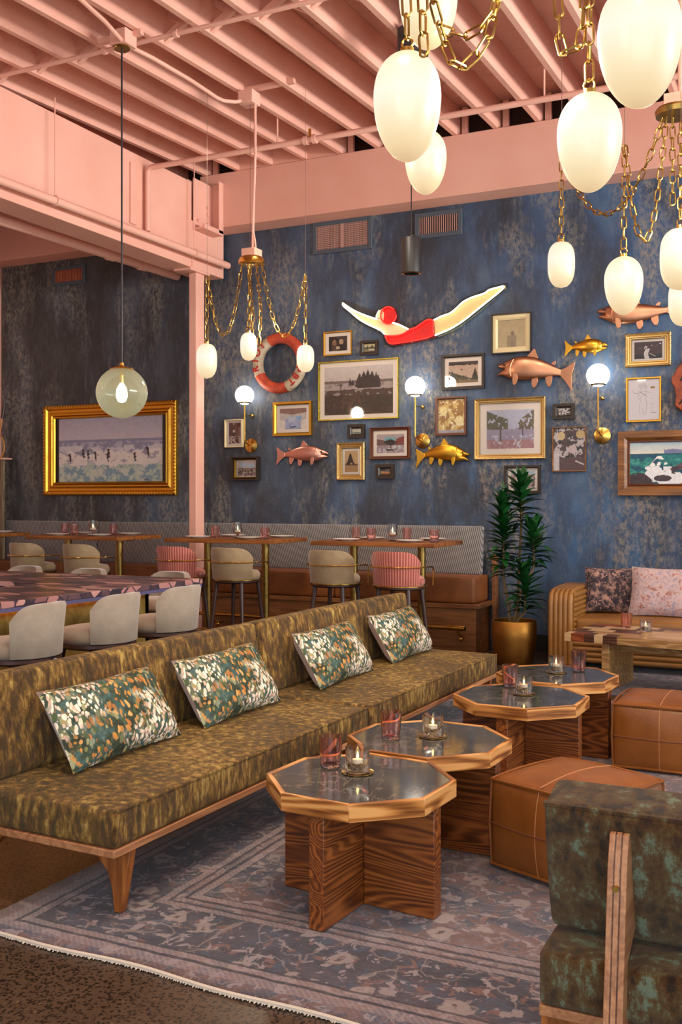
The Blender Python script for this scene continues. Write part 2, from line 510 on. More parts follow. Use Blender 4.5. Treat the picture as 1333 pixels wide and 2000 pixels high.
def thin_glass(name, color=(255, 255, 255), gloss=1.0):
    """a thin pane: straight-through light plus the mirror-like skin"""
    m = bpy.data.materials.new(name); m.use_nodes = True
    t = m.node_tree
    t.nodes.remove(t.nodes['Principled BSDF'])
    o = t.nodes['Material Output']
    tr = t.nodes.new('ShaderNodeBsdfTransparent'); tr.inputs[0].default_value = (*lin(color), 1)
    gl = t.nodes.new('ShaderNodeBsdfGlossy'); gl.inputs['Roughness'].default_value = 0.03
    fr = t.nodes.new('ShaderNodeFresnel'); fr.inputs[0].default_value = 1.45
    mx = t.nodes.new('ShaderNodeMixShader')
    t.links.new(fr.outputs[0], mx.inputs[0]); t.links.new(tr.outputs[0], mx.inputs[1]); t.links.new(gl.outputs[0], mx.inputs[2])
    t.links.new(mx.outputs[0], o.inputs[0])
    return m
def stone():
    x = N('dark_stone', 0.08)
    c = x.co()
    b = x.ramp(x.noise(c, 4, 7, 0.65, 0.5), [(0.3, (58, 58, 60)), (0.7, (84, 82, 80))])
    v = x.math('ABSOLUTE', x.math('SUBTRACT', x.noise(x.co((1, 1, 1), loc=(3.1, 1.7, 0)), 2.2, 6, 0.6, 1.2), 0.5))
    x.col(x.mix(x.ramp(v, [(0.002, 0.5), (0.007, 0.0)]), b, (150, 136, 118)))
    x.b.inputs['Specular IOR Level'].default_value = 0.9
    return x.mat
def globe_mat():
    x = N('opal_lamp_glass', 0.35, 0, (96, 86, 70))
    s = x.sep(x.co())
    # the lamp sits in the upper middle of the shade, so the glass is brightest there
    e = x.ramp(x.math('ADD', x.math('MULTIPLY', s[2], 2.7), 0.5), [(0.03, (226, 192, 146)), (0.14, (244, 216, 168)), (0.34, (252, 236, 198)), (0.58, (255, 250, 232)), (0.80, (255, 242, 212)), (0.97, (236, 208, 164))])
    x.L(e, x.b.inputs['Emission Color'])
    x.b.inputs['Emission Strength'].default_value = 0.93
    return x.mat
def flowers():
    x = N('floral_tapestry', 0.85)
    c = x.co()
    wob = x.n('ShaderNodeVectorMath', operation='ADD'); sc_ = x.n('ShaderNodeVectorMath', operation='SCALE')
    nz = x.n('ShaderNodeTexNoise'); nz.inputs['Scale'].default_value = 14; x.L(c, nz.inputs['Vector'])
    x.L(nz.outputs[1], sc_.inputs[0]); sc_.inputs['Scale'].default_value = 0.06
    x.L(c, wob.inputs[0]); x.L(sc_.outputs[0], wob.inputs[1]); cw = wob.outputs[0]
    base = x.ramp(x.noise(c, 11, 7, 0.72), [(0.34, (22, 28, 22)), (0.48, (54, 66, 46)), (0.56, (60, 92, 92)), (0.66, (122, 112, 66))])
    def layer(col, scale, colors, lo, hi, keep, msk=None, loc=(0, 0, 0)):
        cc = x.n('ShaderNodeVectorMath', operation='ADD'); cc.inputs[1].default_value = loc; x.L(cw, cc.inputs[0])
        st_ = x.n('ShaderNodeVectorMath', operation='MULTIPLY'); st_.inputs[1].default_value = (1.0, 1.0, 0.62); x.L(cc.outputs[0], st_.inputs[0])
        d = x.vor(st_.outputs[0], scale, 'Distance'); k = x.sep(x.vor(st_.outputs[0], scale, 'Color'))
        f = x.math('MULTIPLY', x.ramp(d, [(lo, 1.0), (hi, 0.0)]), x.ramp(k[1], [(keep, 0.0), (keep + 0.04, 1.0)]))
        if msk is not None: f = x.math('MULTIPLY', f, msk)
        return x.mix(f, col, x.ramp(k[0], colors))
    big = x.noise(c, 5.0, 2, 0.5)
    col = layer(base, 34, [(0.2, (72, 88, 54)), (0.45, (128, 120, 70)), (0.6, (70, 108, 104)), (0.8, (150, 150, 112))], 0.40, 0.50, 0.2, None, (3, 0, 1))
    col = layer(col, 46, [(0.2, (196, 136, 60)), (0.5, (214, 164, 96)), (0.8, (178, 112, 54))], 0.42, 0.52, 0.45, x.ramp(big, [(0.40, 1.0), (0.56, 0.25)]), (1, 5, 2))
    col = layer(col, 58, [(0.2, (240, 230, 210)), (0.6, (226, 206, 184)), (0.9, (206, 170, 150))], 0.44, 0.54, 0.12, x.ramp(big, [(0.47, 0.0), (0.53, 1.0)]), (0, 2, 5))
    x.col(col)
    x.bump(x.noise(c, 250, 2), 0.25, 0.002)
    return x.mat
def kilim(name, a, b, cc, sc=1.0):
    x = N(name, 0.9)
    c = x.co()
    nz = x.noise(c, 16 * sc, 7, 0.7, 0.5)
    v = x.vor(c, 13 * sc, 'Distance')
    base = x.ramp(nz, [(0.36, a), (0.5, b), (0.62, cc)])
    ring = x.ramp(x.noise(x.co((1, 1, 1), loc=(3, 1, 2)), 26 * sc, 3, 0.6, 1.5), [(0.56, 0.0), (0.6, 1.0)])
    x.col(x.mix(x.math('MULTIPLY', ring, 0.75), base, cc))
    x.bump(x.noise(c, 260, 2), 0.25, 0.002)
    return x.mat
def terrazzo():
    x = N('pink_and_plum_terrazzo', 0.3)
    c = x.co((3.2, 6.5, 8), (0, 0, 0.35))
    cell = x.sep(x.vor(c, 1.6, 'Color')); dist = x.vor(c, 1.6, 'Distance', 'DISTANCE_TO_EDGE')
    n1 = x.noise(x.co((1, 3, 3)), 6, 5, 0.6)
    pc = x.ramp(cell[0], [(0.12, (62, 52, 60)), (0.3, (92, 72, 78)), (0.45, (186, 134, 128)), (0.6, (140, 96, 98)), (0.78, (206, 158, 148)), (0.9, (54, 48, 58))], 'CONSTANT')
    pc = x.mix(x.math('MULTIPLY', n1, 0.4), pc, (120, 84, 88))
    x.col(x.mix(x.ramp(dist, [(0.03, 1.0), (0.07, 0.0)]), pc, (58, 50, 62)))
    return x.mat
def goldleaf():
    x = N('bar_front_gilt_plaster', 0.4, 0.35)
    n1 = x.noise(x.co(), 4, 8, 0.7, 0.5)
    x.col(x.ramp(n1, [(0.3, (92, 76, 34)), (0.5, (150, 124, 58)), (0.7, (190, 164, 92))]))
    x.bump(n1, 0.4, 0.01); return x.mat
def leafmat():
    x = N('dracaena_leaf', 0.28)
    x.col(x.ramp(x.rnd(), [(0.1, (16, 58, 26)), (0.9, (30, 86, 36))])); return x.mat
def printmat():
    x = N('printed_picture', 0.6)
    a = x.n('ShaderNodeVertexColor'); a.layer_name = 'Col'
    x.col(a.outputs[0]); return x.mat
def ringmat(name, a, b):
    x = N(name, 0.6)
    c = x.co()
    n1 = x.noise(c, 7, 7, 0.7)
    x.col(x.ramp(n1, [(0.35, a), (0.65, b)]))
    x.bump(n1, 0.3, 0.006); return x.mat

MT.update(
    pink=pink(), wall=wallmat(), floor=floormat(),
    velvet=velvet('olive_crushed_velvet', [(0.40, (40, 20, 4)), (0.475, (82, 50, 12)), (0.53, (138, 98, 32)), (0.60, (202, 168, 92))], (225, 215, 150)),
    velvet2=velvet('green_brown_crushed_velvet', [(0.42, (46, 24, 6)), (0.49, (98, 62, 18)), (0.53, (104, 84, 44)), (0.57, (126, 142, 118))], (190, 220, 205), (13, 13, 10)),  # teal-grey stop paints in the pile's cool sky sheen
    oak=wood('honey_oak', (126, 70, 28), (178, 108, 50), (206, 140, 76), 'z', 1.2, 0.38, 8, 0.4),
    ply=wood('plywood_edge', (150, 100, 66), (190, 138, 96), (214, 168, 124), 'y', 1.5, 0.45, 8, 0.35),
    ash=wood('stained_ash', (78, 36, 10), (136, 74, 28), (170, 102, 46), 'x', 1.0, 0.4, 36, 0.8),
    ashy=wood('stained_ash_side', (62, 28, 8), (132, 72, 26), (168, 100, 42), 'y', 1.0, 0.4, 22, 0.85),
    edge=wood('ash_edging', (110, 60, 22), (190, 126, 62), (220, 162, 96), 'x', 1.5, 0.35, 13, 1.5),
    banq=wood('banquette_oak', (104, 62, 30), (150, 98, 54), (176, 122, 74), 'x', 0.8, 0.42, 9, 0.35),
    tabletop=wood('table_oak', (110, 62, 24), (160, 98, 44), (186, 124, 64), 'x', 0.9, 0.35, 10, 0.4),
    darkwood=plain('dark_walnut', (62, 40, 34), 0.4),
    walnut=wood('walnut_block', (64, 38, 26), (92, 58, 42), (116, 76, 56), 'x', 1.4, 0.3),
    maple=wood('maple_block', (198, 160, 110), (220, 186, 138), (234, 206, 164), 'x', 1.4, 0.3, 8, 0.5),
    cherry=wood('cherry_block', (110, 52, 26), (146, 74, 40), (168, 94, 56), 'x', 1.4, 0.3),
    oakblock=wood('oak_block', (150, 108, 62), (182, 140, 88), (204, 166, 112), 'x', 1.4, 0.3),
    greyboard=wood('weathered_board', (84, 72, 54), (120, 104, 78), (150, 134, 104), 'z', 1.2, 0.7),
    stone=stone(),
    brass=metal('aged_brass', (206, 166, 84), 0.22), antique=metal('antique_brass', (150, 122, 66), 0.3),
    gold=metal('gold_paint', (214, 164, 58), 0.32), chainbrass=metal('chain_brass', (172, 138, 72), 0.28), copper=metal('copper_paint', (186, 134, 104), 0.36),
    rosecopper=metal('rose_copper_paint', (214, 158, 142), 0.38),
    giltframe=metal('gilt_frame', (210, 160, 60), 0.38), palegilt=metal('pale_gilt_frame', (206, 176, 118), 0.4),
    yellowgilt=metal('yellow_gilt_frame', (224, 206, 84), 0.3),
    bronzeframe=wood('bronze_wood_frame', (90, 54, 20), (150, 98, 44), (176, 120, 58), 'x', 1, 0.4, 8, 0.3),
    darkframe=plain('dark_frame', (44, 34, 26), 0.4), brownframe=plain('red_brown_frame', (92, 48, 26), 0.35),
    creamframe=plain('cream_frame', (214, 196, 150), 0.45),
    matboard=plain('mat_board', (240, 226, 214), 0.8),
    cognac=leather('cognac_leather', (112, 62, 28), (146, 86, 42)), pouf=leather('saddle_leather', (114, 64, 24), (152, 92, 38), 2.5, 0.36),
    tan=leather('tan_channel_leather', (132, 88, 38), (164, 116, 58), 3, 0.36),
    seam=plain('leather_seam', (112, 62, 36), 0.6), seamlight=plain('pale_thread', (182, 122, 78), 0.6),
    taupe=fabric('taupe_velvet', (134, 112, 82), (160, 138, 104)), greytaupe=fabric('grey_taupe_velvet', (136, 122, 106), (158, 144, 128)),
    cord=stripes('pink_corduroy', (150, 76, 64), (206, 122, 106), 62.0, 'ang'),
    cordseat=stripes('pink_corduroy_seat', (150, 76, 64), (206, 122, 106), 330.0, 0),
    pinstripe=stripes('pinstripe_upholstery', (74, 72, 74), (142, 136, 132), 300.0, 0, 0.8, 0.3, 0.2),
    black=plain('black_metal', (26, 24, 24), 0.45), charcoal=plain('charcoal_metal', (46, 44, 46), 0.5),
    white=plain('white_china', (238, 232, 224), 0.25), wax=plain('candle_wax', (250, 240, 220), 0.5),
    flame=emit('candle_flame', (255, 206, 120), 14.0),
    pinkglass=glass('pink_pressed_glass', (252, 216, 212), 0.04), clear=glass('clear_pressed_glass', (250, 246, 240), 0.03),
    pane=thin_glass('picture_glass'), acrylic=thin_glass('clear_acrylic', (225, 230, 230)),
    globe=globe_mat(), opal=emit('lit_opal_globe', (255, 244, 226), 13.0),
    bulb=emit('lit_bulb', (255, 222, 160), 26.0),
    neonwhite=emit('neon_white', (255, 246, 206), 3.2), neonred=emit('neon_red', (255, 30, 24), 2.8),
    flesh=plain('painted_skin_panel', (226, 190, 132), 0.4), fleshlit=plain('lit_skin_panel', (240, 206, 160), 0.4), redpanel=plain('painted_red_panel', (196, 24, 24), 0.35),  # the paler skin panel has the neon's light put into its colour
    flowers=flowers(), linen=fabric('blush_linen', (196, 158, 142), (212, 178, 160)),
    kilim=kilim('indigo_floral_weave', (40, 38, 50), (62, 52, 60), (176, 138, 124)), kilim2=kilim('rose_carpet_weave', (150, 80, 62), (212, 186, 182), (160, 148, 164), 1.2),
    ivory=fabric('ivory_cotton', (224, 212, 196), (236, 226, 212)),
    terrazzo=terrazzo(), barfront=goldleaf(), fascia=plain('plum_fascia', (88, 84, 118), 0.4),
    led=emit('led_strip', (255, 150, 50), 16.0), coolled=emit('back_bar_led', (240, 244, 232), 1.5),
    leaf=leafmat(), trunk=plain('dracaena_stem', (120, 96, 62), 0.8), soil=plain('potting_soil', (34, 26, 20), 0.95),
    potgold=metal('matte_gold_pot', (160, 112, 52), 0.5),
    print=printmat(), ringred=ringmat('ring_red_paint', (150, 50, 30), (206, 84, 50)), ringwhite=ringmat('ring_white_paint', (150, 130, 104), (206, 190, 164)),
    letterred=plain('painted_red_letter', (166, 40, 30), 0.6), rope=plain('old_rope', (60, 50, 42), 0.9),
    burl=ringmat('redwood_burl', (110, 44, 20), (160, 74, 38)), char=plain('burnt_carving', (30, 16, 12), 0.8),
    darkvoid=plain('plenum_shade_brown', (52, 26, 18), 0.8), blackbase=plain('black_baseboard', (18, 16, 18), 0.5),
    ventpaint=plain('slate_vent_paint', (72, 82, 92), 0.5), ventslat=plain('pink_grey_slat', (176, 136, 124), 0.5), ventdark=plain('vent_interior', (28, 22, 20), 0.8),
    ventorange=plain('terracotta_slat', (190, 110, 80), 0.5),
    fringe=plain('cotton_fringe', (206, 196, 182), 0.9), pebble=ringmat('river_pebbles', (70, 62, 56), (206, 176, 130)),
    wire=plain('steel_wire', (150, 130, 120), 0.4, 1.0), cane=plain('racket_wood', (180, 124, 66), 0.4),
    galv=plain('galvanised_clip', (150, 150, 146), 0.4, 1.0),
)
RUG_W, RUG_H = 4.1, 5.0
MT['rug'] = rugmat('faded_persian_rug', RUG_W, RUG_H)
MT['rug2'] = rugmat('slate_wave_rug', 4, 3, False)

# ================================================================== THE ROOM
WY = 9.8                                     # plane of the back wall
floor = structure(bx('floor', MT['floor'], -10, 7, -4.5, 10, -0.12, 0, smooth=0))
structure(bx('wall_back', MT['wall'], -9.52, 4, WY, WY + 0.2, 0, 5.55, smooth=0))
structure(bx('wall_left', MT['pink'], -9.75, -9.55, -4.5, WY + 0.2, 0, 5.55, smooth=0))
structure(bx('baseboard_back', MT['blackbase'], -2.95, 4, WY - 0.02, WY, 0, 0.17, smooth=0))

ceil = structure(bx('ceiling', MT['pink'], -9.75, 4, -4.5, 4.2, 5.2, 5.3, smooth=0))
def jz(y): return 5.1 - 0.045 * (9.5 - y)    # underside of the joists: the roof pitches up to the back wall
JH = 0.29
joist = MB().hexa([(-0.026, 4.2, jz(4.2)), (0.026, 4.2, jz(4.2)), (0.026, 9.75, jz(9.75)), (-0.026, 9.75, jz(9.75)),
                   (-0.026, 4.2, jz(4.2) + JH), (0.026, 4.2, jz(4.2) + JH), (0.026, 9.75, jz(9.75) + JH), (-0.026, 9.75, jz(9.75) + JH)])
j0 = None
JX = [-6.24 + 0.4176 * k for k in range(-8, 17)]
for k, X in enumerate(JX):
    if j0 is None:
        j0 = joist.build('joist', MT['pink'], ceil, bevel=0.004); j = j0
    else:
        j = j0.copy(); COL.objects.link(j)
    j.location = (X, 0, 0)
# deck boards over the joists, one by one
pl0 = None
y = 4.2
k = 0
while y < 9.75:
    wd = 0.142
    z = jz(y) + JH + 0.002 * (k % 3)
    if pl0 is None:
        pl0 = MB().box(-9.75, 4, 0.0015, wd - 0.0015, 0, 0.03, Matrix.Rotation(math.atan(0.045), 4, 'X')).build('plank', MT['pink'], ceil, smooth=0); p = pl0
    else:
        p = pl0.copy(); COL.objects.link(p)
    p.location = (0, y, z)
    y += wd; k += 1
bx('roof_sheet', MT['darkvoid'], -9.75, 4, 4.2, 9.95, 5.45, 5.47, ceil, smooth=0)
# cross bridging between the joists
b0 = None
for k in range(len(JX) - 1):
    if JX[k] < -6.3 or JX[k] > -2.0: continue
    X = JX[k] + 0.026; Xb = JX[k + 1] - 0.026; yb = 6.35
    z0, z1 = jz(yb) + 0.01, jz(yb) + JH - 0.01
    for sgn in (0, 1):
        za, zb = ((z0, z1 - 0.06), (z1 - 0.06, z0))[sgn]
        ya = yb + 0.05 * sgn
        if sgn == 0 or True:
            m = MB().hexa([(X, ya, za), (Xb, ya, zb), (Xb, ya + 0.04, zb), (X, ya + 0.04, za), (X, ya, za + 0.06), (Xb, ya, zb + 0.06), (Xb, ya + 0.04, zb + 0.06), (X, ya + 0.04, za + 0.06)])
            m.build('bridging', MT['pink'], ceil, smooth=0)
# solid blocking over the beam in some bays, dark openings in the others
for k in range(len(JX) - 1):
    if JX[k] < -6.3: continue
    if -5.9 < JX[k] < -4.9:
        bx('blocking', MT['pink'], JX[k] + 0.026, JX[k + 1] - 0.026, 9.5, 9.54, 5.1, 5.1 + JH, ceil, smooth=0)
    else:
        bx('blocking', MT['pink'], JX[k] + 0.05, JX[k] + 0.11, 9.58, 9.62, 5.1, 5.1 + JH, ceil, smooth=0)
structure(bx('plenum_shade_sheet', MT['darkvoid'], -9.52, 4, 9.76, 9.8, 5.1, 5.45, smooth=0))  # dark sheet that paints in the shade of the open plenum
beam = structure(bx('trim_2', MT['pink'], -6.31, 4, 9.5, WY, 4.5, 5.1, bevel=0.006))
structure(bx('trim_3', MT['pink'], -9.55, -6.47, 9.5, WY, 4.46, 5.1, bevel=0.006))
# deep header running out from the wall, on the steel column
hd = structure(bx('trim_4', MT['pink'], -6.46, -6.15, -1.0, 9.1, 3.99, 4.91, bevel=0.005))
structure(bx('trim_5', MT['pink'], -6.46, -6.15, 9.1, 9.74, 3.99, 4.5, bevel=0.005))
col_ = structure(MB().box(-6.27, -6.17, 9.22, 9.38, 0, 3.965).build('trim_6', MT['pink'], bevel=0.012, seg=3))
bx('cap_plate', MT['pink'], -6.37, -6.15, 9.08, 9.46, 3.965, 3.99, col_, bevel=0.003)
bx('base_plate', MT['pink'], -6.33, -6.11, 9.16, 9.44, 0, 0.02, col_, bevel=0.003)
bx('joint_strip', MT['pink'], -6.152, -6.143, 9.1, 9.13, 4.0, 4.2, hd, smooth=0)
# steel saddle holding the beam end to the header
sd = structure(bx('trim_7', MT['pink'], -6.15, -6.14, 9.12, 9.5, 4.42, 4.96, bevel=0.002))
bx('saddle_web', MT['pink'], -6.14, -6.0, 9.485, 9.497, 4.42, 4.98, sd, smooth=0)
bx('saddle_flange', MT['pink'], -6.01, -6.0, 9.41, 9.487, 4.42, 4.98, sd, smooth=0)
bx('saddle_seat', MT['pink'], -6.15, -6.0, 9.12, 9.5, 4.40, 4.42, sd, smooth=0)
bx('saddle_seat', MT['pink'], -6.02, -6.0, 9.12, 9.5, 4.42, 4.45, sd, smooth=0)
for yy, zz in ((9.2, 4.52), (9.38, 4.52), (9.38, 4.62), (9.38, 4.70)):
    MB().cyl((-6.14, yy, zz), (-6.12, yy, zz), 0.018, 10).build('bolt', MT['pink'], sd)
# batten on the header face beside the riser
bx('face_batten', MT['pink'], -6.15, -6.13, 8.02, 8.12, 4.2, 4.8, hd, bevel=0.003)

# ---- pipes
def pipe(name, label, pts, r, parts=(), n=12):
    t = thing(name, label, 'pipe', pts[0])
    o = Vector(pts[0])
    MB().tube([Vector(p) - o for p in pts], r, n).build('pipe_run', MT['pink'], t)
    return t, o
def coupling(t, o, a, b, r):
    MB().cyl(Vector(a) - o, Vector(b) - o, r, 14).build('coupling', MT['pink'], t)
t, o = pipe('heating_pipe', 'long pink pipe along the lower face of the deep header, capped at the wall', [(-6.05, 1.0, 4.05), (-6.05, 9.66, 4.115)], 0.038)
MB().sphere(Vector((-6.05, 9.66, 4.115)) - o, 0.038).build('end_cap', MT['pink'], t)
for yy in (6.85, 9.0, 4.2):
    zc = 4.05 + 0.0075 * (yy - 1)
    MB().tube([Vector((-6.05, yy, zc + 0.04)) - o, Vector((-6.05, yy, jz(yy) + 0.01 if yy > 5 else 4.9)) - o], 0.006, 6).build('hanger_rod', MT['pink'], t)
    MB().tube([Vector((-6.05 + 0.044 * math.cos(a), yy, zc + 0.044 * math.sin(a))) - o for a in np.linspace(0, 2 * PI, 13)[:-1]], 0.006, 6, True).build('pipe_clamp', MT['pink'], t)
t, o = pipe('drain_pipe', 'thicker pink pipe hanging left of the header, ending at the dark wall', [(-6.8, 1.0, 3.96), (-6.8, 9.76, 4.09)], 0.052)
for yy in (6.6, 8.55, 9.1):
    zc = 3.96 + 0.0148 * (yy - 1)
    coupling(t, o, (-6.8, yy - 0.05, zc - 0.001), (-6.8, yy + 0.05, zc + 0.001), 0.062)
    MB().tube([Vector((-6.8, yy, zc + 0.06)) - o, Vector((-6.8, yy, 4.9)) - o], 0.007, 6).build('hanger_rod', MT['pink'], t)
el = [Vector((-6.10, 8.25, 4.17)), Vector((-6.10, 8.25, 4.74))] + [Vector((-6.10 + 0.06 * (1 - math.cos(a)), 8.25, 4.74 + 0.06 * math.sin(a))) for a in np.linspace(0.2, PI / 2, 5)] + [Vector((2.5, 8.25, 4.80))]
t, o = pipe('sprinkler_pipe', 'slim pink sprinkler pipe crossing under the joists with an elbow down the header', el, 0.027)
for X in (-4.25, -4.34):
    coupling(t, o, (X, 8.25, 4.8), (X + 0.04, 8.25, 4.8), 0.042)
MB().cyl(Vector((-4.28, 8.25, 4.82)) - o, Vector((-4.28, 8.25, 4.9)) - o, 0.014, 8).build('sprinkler_head', MT['brass'], t)
for X in (-4.62, -2.1, 0.3):
    MB().cyl(Vector((X, 8.25, 4.82)) - o, Vector((X, 8.25, jz(8.25) + 0.02)) - o, 0.008, 6).build('hanger_rod', MT['pink'], t)
t, o = pipe('electrical_conduit', 'thin pink conduit slung across the joists above the round glass pendant', [(-6.05, 6.14, 4.90), (-2.4, 6.14, 4.90)], 0.018, n=8)
for X in (-4.95, -4.3, -2.5):
    coupling(t, o, (X, 6.14, 4.9), (X + 0.03, 6.14, 4.9), 0.028)

# conduit running with the joists between the two junction boxes
gb = at_d(241, 92, 7.45)                       # box over the glass pendant
cb = at_d(487, 194, 8.7)                       # box over the small chandelier
pts = [at_d(150, -8, 6.6), at_d(205, 42, 7.0), gb + Vector((0, 0.02, 0.03)), at_d(300, 114, 7.72), at_d(370, 155, 8.15), at_d(408, 180, 8.42), at_d(424, 191, 8.52), at_d(438, 197, 8.58), at_d(460, 199, 8.64), cb]
t, o = pipe('electrical_conduit', 'thin pink conduit running with the joists between two ceiling boxes', pts, 0.016, n=8)
bx('junction_box', MT['pink'], *[v for c_ in zip(Vector(gb) - o - Vector((0.07, 0.07, -0.0)), Vector(gb) - o + Vector((0.07, 0.07, 0.11))) for v in c_], t, bevel=0.004)
bx('junction_box', MT['pink'], *[v for c_ in zip(Vector(cb) - o - Vector((0.07, 0.07, 0.05)), Vector(cb) - o + Vector((0.07, 0.07, 0.06))) for v in c_], t, bevel=0.004)
for p, la, lb_ in ((gb, 0.25, 0.14), (cb, 0.12, 0.42)):
    q = p - o
    bx('channel_strut', MT['pink'], q.x - la, q.x + lb_, q.y + 0.02, q.y + 0.06, q.z + 0.08, q.z + 0.12, t, smooth=0)

# ================================================================== WALL VENTS
def vent(label, x0, x1, yt, yb, style, slat):
    a = at_y(x0, yt, WY); b = at_y(x1, yt, WY); c = at_y(x0, yb, WY)
    W, H = b.x - a.x, a.z - c.z
    t = thing('wall_vent', label, 'vent', (a.x, WY, c.z))
    m = MB()
    fr = 0.045
    for q in ((0, fr, 0, H), (W - fr, W, 0, H), (fr, W - fr, 0, fr), (fr, W - fr, H - fr, H)):
        m.box(q[0], q[1], -0.025, 0, q[2], q[3])
    m.build('vent_frame', MT['ventpaint'], t, bevel=0.003)
    bx('vent_backing', MT['ventdark'], fr, W - fr, -0.004, -0.001, fr, H - fr, t, smooth=0)
    if style == 'slats':
        n = 18
        for i in range(n):
            xx = fr + (W - 2 * fr) * (i + 0.5) / n
            bx('slat', slat, xx - 0.0045, xx + 0.0045, -0.02, -0.005, fr, H - fr, t, smooth=0)
    else:
        g = MB(); nx, nz = 34, 13
        for i in range(nx + 1):
            xx = fr + (W - 2 * fr) * i / nx; g.box(xx - 0.0035, xx + 0.0035, -0.018, -0.008, fr, H - fr)
        for i in range(nz + 1):
            zz = fr + (H - 2 * fr) * i / nz; g.box(fr, W - fr, -0.017, -0.009, zz - 0.0035, zz + 0.0035)
        tag(g.build('lattice', slat, t, smooth=0), kind='stuff')
        bx('center_bar', slat, W / 2 - 0.012, W / 2 + 0.012, -0.024, -0.006, fr, H - fr, t, smooth=0)
vent('small terracotta slatted vent high on the dark wall left of the column', 104, 168, 524, 561, 'slats', MT['ventorange'])
vent('wide lattice vent in two panels just below the pink beam', 613, 728, 437, 499, 'lattice', MT['ventslat'])
vent('slatted vent below the pink beam, right of the black cylinder pendant', 812, 904, 419, 469, 'slats', MT['ventslat'])

# ================================================================== PICTURES
rng = np.random.default_rng(3)
def vnoise(h, w_, cell, octv=3):
    out = np.zeros((h, w_)); amp = 1; tot = 0
    for o_ in range(octv):
        gh, gw = max(2, int(h / cell * 2 ** o_) + 2), max(2, int(w_ / cell * 2 ** o_) + 2)
        g = rng.random((gh, gw))
        yy = np.linspace(0, gh - 1.001, h); xx = np.linspace(0, gw - 1.001, w_)
        y0 = yy.astype(int); x0 = xx.astype(int); fy = (yy - y0)[:, None]; fx = (xx - x0)[None]
        a = g[y0][:, x0] * (1 - fx) + g[y0][:, x0 + 1] * fx
        b = g[y0 + 1][:, x0] * (1 - fx) + g[y0 + 1][:, x0 + 1] * fx
        out += amp * (a * (1 - fy) + b * fy); tot += amp; amp *= 0.55
    return out / tot
class Canvas:
    """sRGB picture on a grid; u runs right, v runs up"""
    def __init__(s, nx, ny, c):
        s.nx, s.ny = nx, ny
        s.a = np.zeros((ny, nx, 3)) + np.array(c, float)
        s.U, s.V = np.meshgrid((np.arange(nx) + 0.5) / nx, (np.arange(ny) + 0.5) / ny)
    def put(s, mask, c, k=1.0):
        m = (np.clip(mask.astype(float), 0, 1) * k)[..., None]
        c = np.array(c, float)
        s.a = s.a * (1 - m) + c * m; return s
    def grad(s, c0, c1, v0=0, v1=1):
        t = np.clip((s.V - v0) / (v1 - v0), 0, 1)[..., None]
        m = ((s.V >= v0) & (s.V <= v1))[..., None]
        s.a = np.where(m, np.array(c0) * (1 - t) + np.array(c1) * t, s.a); return s
    def ell(s, u, v, ru, rv, c, k=1.0): return s.put(((s.U - u) / ru) ** 2 + ((s.V - v) / rv) ** 2 < 1, c, k)
    def rect(s, u0, u1, v0, v1, c, k=1.0): return s.put((s.U > u0) & (s.U < u1) & (s.V > v0) & (s.V < v1), c, k)
    def below(s, f, c, k=1.0): return s.put(s.V < f, c, k)
    def noise(s, amp, cell=4):
        s.a += (vnoise(s.ny, s.nx, cell)[..., None] - 0.5) * 2 * amp; return s
    def line(s, pts, wd, c, k=1.0):
        asp = s.ny / s.nx
        for (a, b), (e, f) in zip(pts, pts[1:]):
            dx, dy = e - a, (f - b) * asp
            px, py = s.U - a, (s.V - b) * asp
            t = np.clip((px * dx + py * dy) / (dx * dx + dy * dy + 1e-9), 0, 1)
            s.put((px - t * dx) ** 2 + (py - t * dy) ** 2 < wd * wd, c, k)
        return s
    def tree(s, u, v0, h, w_, c):
        t = (s.V - v0) / h
        edge = w_ * (1 - t) * (0.75 + 0.5 * vnoise(s.ny, s.nx, 3))
        return s.put((t > 0) & (t < 1) & (np.abs(s.U - u) < edge), c)
def ridge(cv, base, amp, cell): return base + amp * (vnoise(2, cv.nx, cell, 3)[0:1] - 0.5) * 2
def print_mesh(name, W, H, cv, parent, y, x0=0, z0=0):
    nx, ny = cv.nx, cv.ny
    me = bpy.data.meshes.new(name)
    xs = x0 + np.linspace(0, W, nx + 1); zs = z0 + np.linspace(0, H, ny + 1)
    V = [(x, y, z) for z in zs for x in xs]
    Fc = [(j * (nx + 1) + i, j * (nx + 1) + i + 1, (j + 1) * (nx + 1) + i + 1, (j + 1) * (nx + 1) + i) for j in range(ny) for i in range(nx)]
    me.from_pydata(V, [], Fc)
    at = me.color_attributes.new('Col', 'FLOAT_COLOR', 'CORNER')
    c = np.clip(cv.a.reshape(-1, 3), 0, 255) / 255
    c = np.where(c <= 0.04045, c / 12.92, ((c + 0.055) / 1.055) ** 2.4)
    c4 = np.concatenate([c, np.ones((len(c), 1))], 1)
    at.data.foreach_set('color', np.repeat(c4, 4, axis=0).ravel().astype(np.float32))
    me.materials.append(MT['print'])
    o = bpy.data.objects.new(name, me); COL.objects.link(o); o.parent = parent
    return o
def rect_sweep(W, H, prof):
    """mitred frame; prof = (inset from the outer edge, distance out of the wall)"""
    m = MB(); n = len(prof)
    V = []
    for (i, d) in prof:
        V += [(i, -d, i), (W - i, -d, i), (W - i, -d, H - i), (i, -d, H - i)]
    Fc = []
    for j in range(n - 1):
        for k in range(4):
            l = (k + 1) % 4
            Fc.append((j * 4 + k, j * 4 + l, (j + 1) * 4 + l, (j + 1) * 4 + k))
    return m.add(V, Fc)
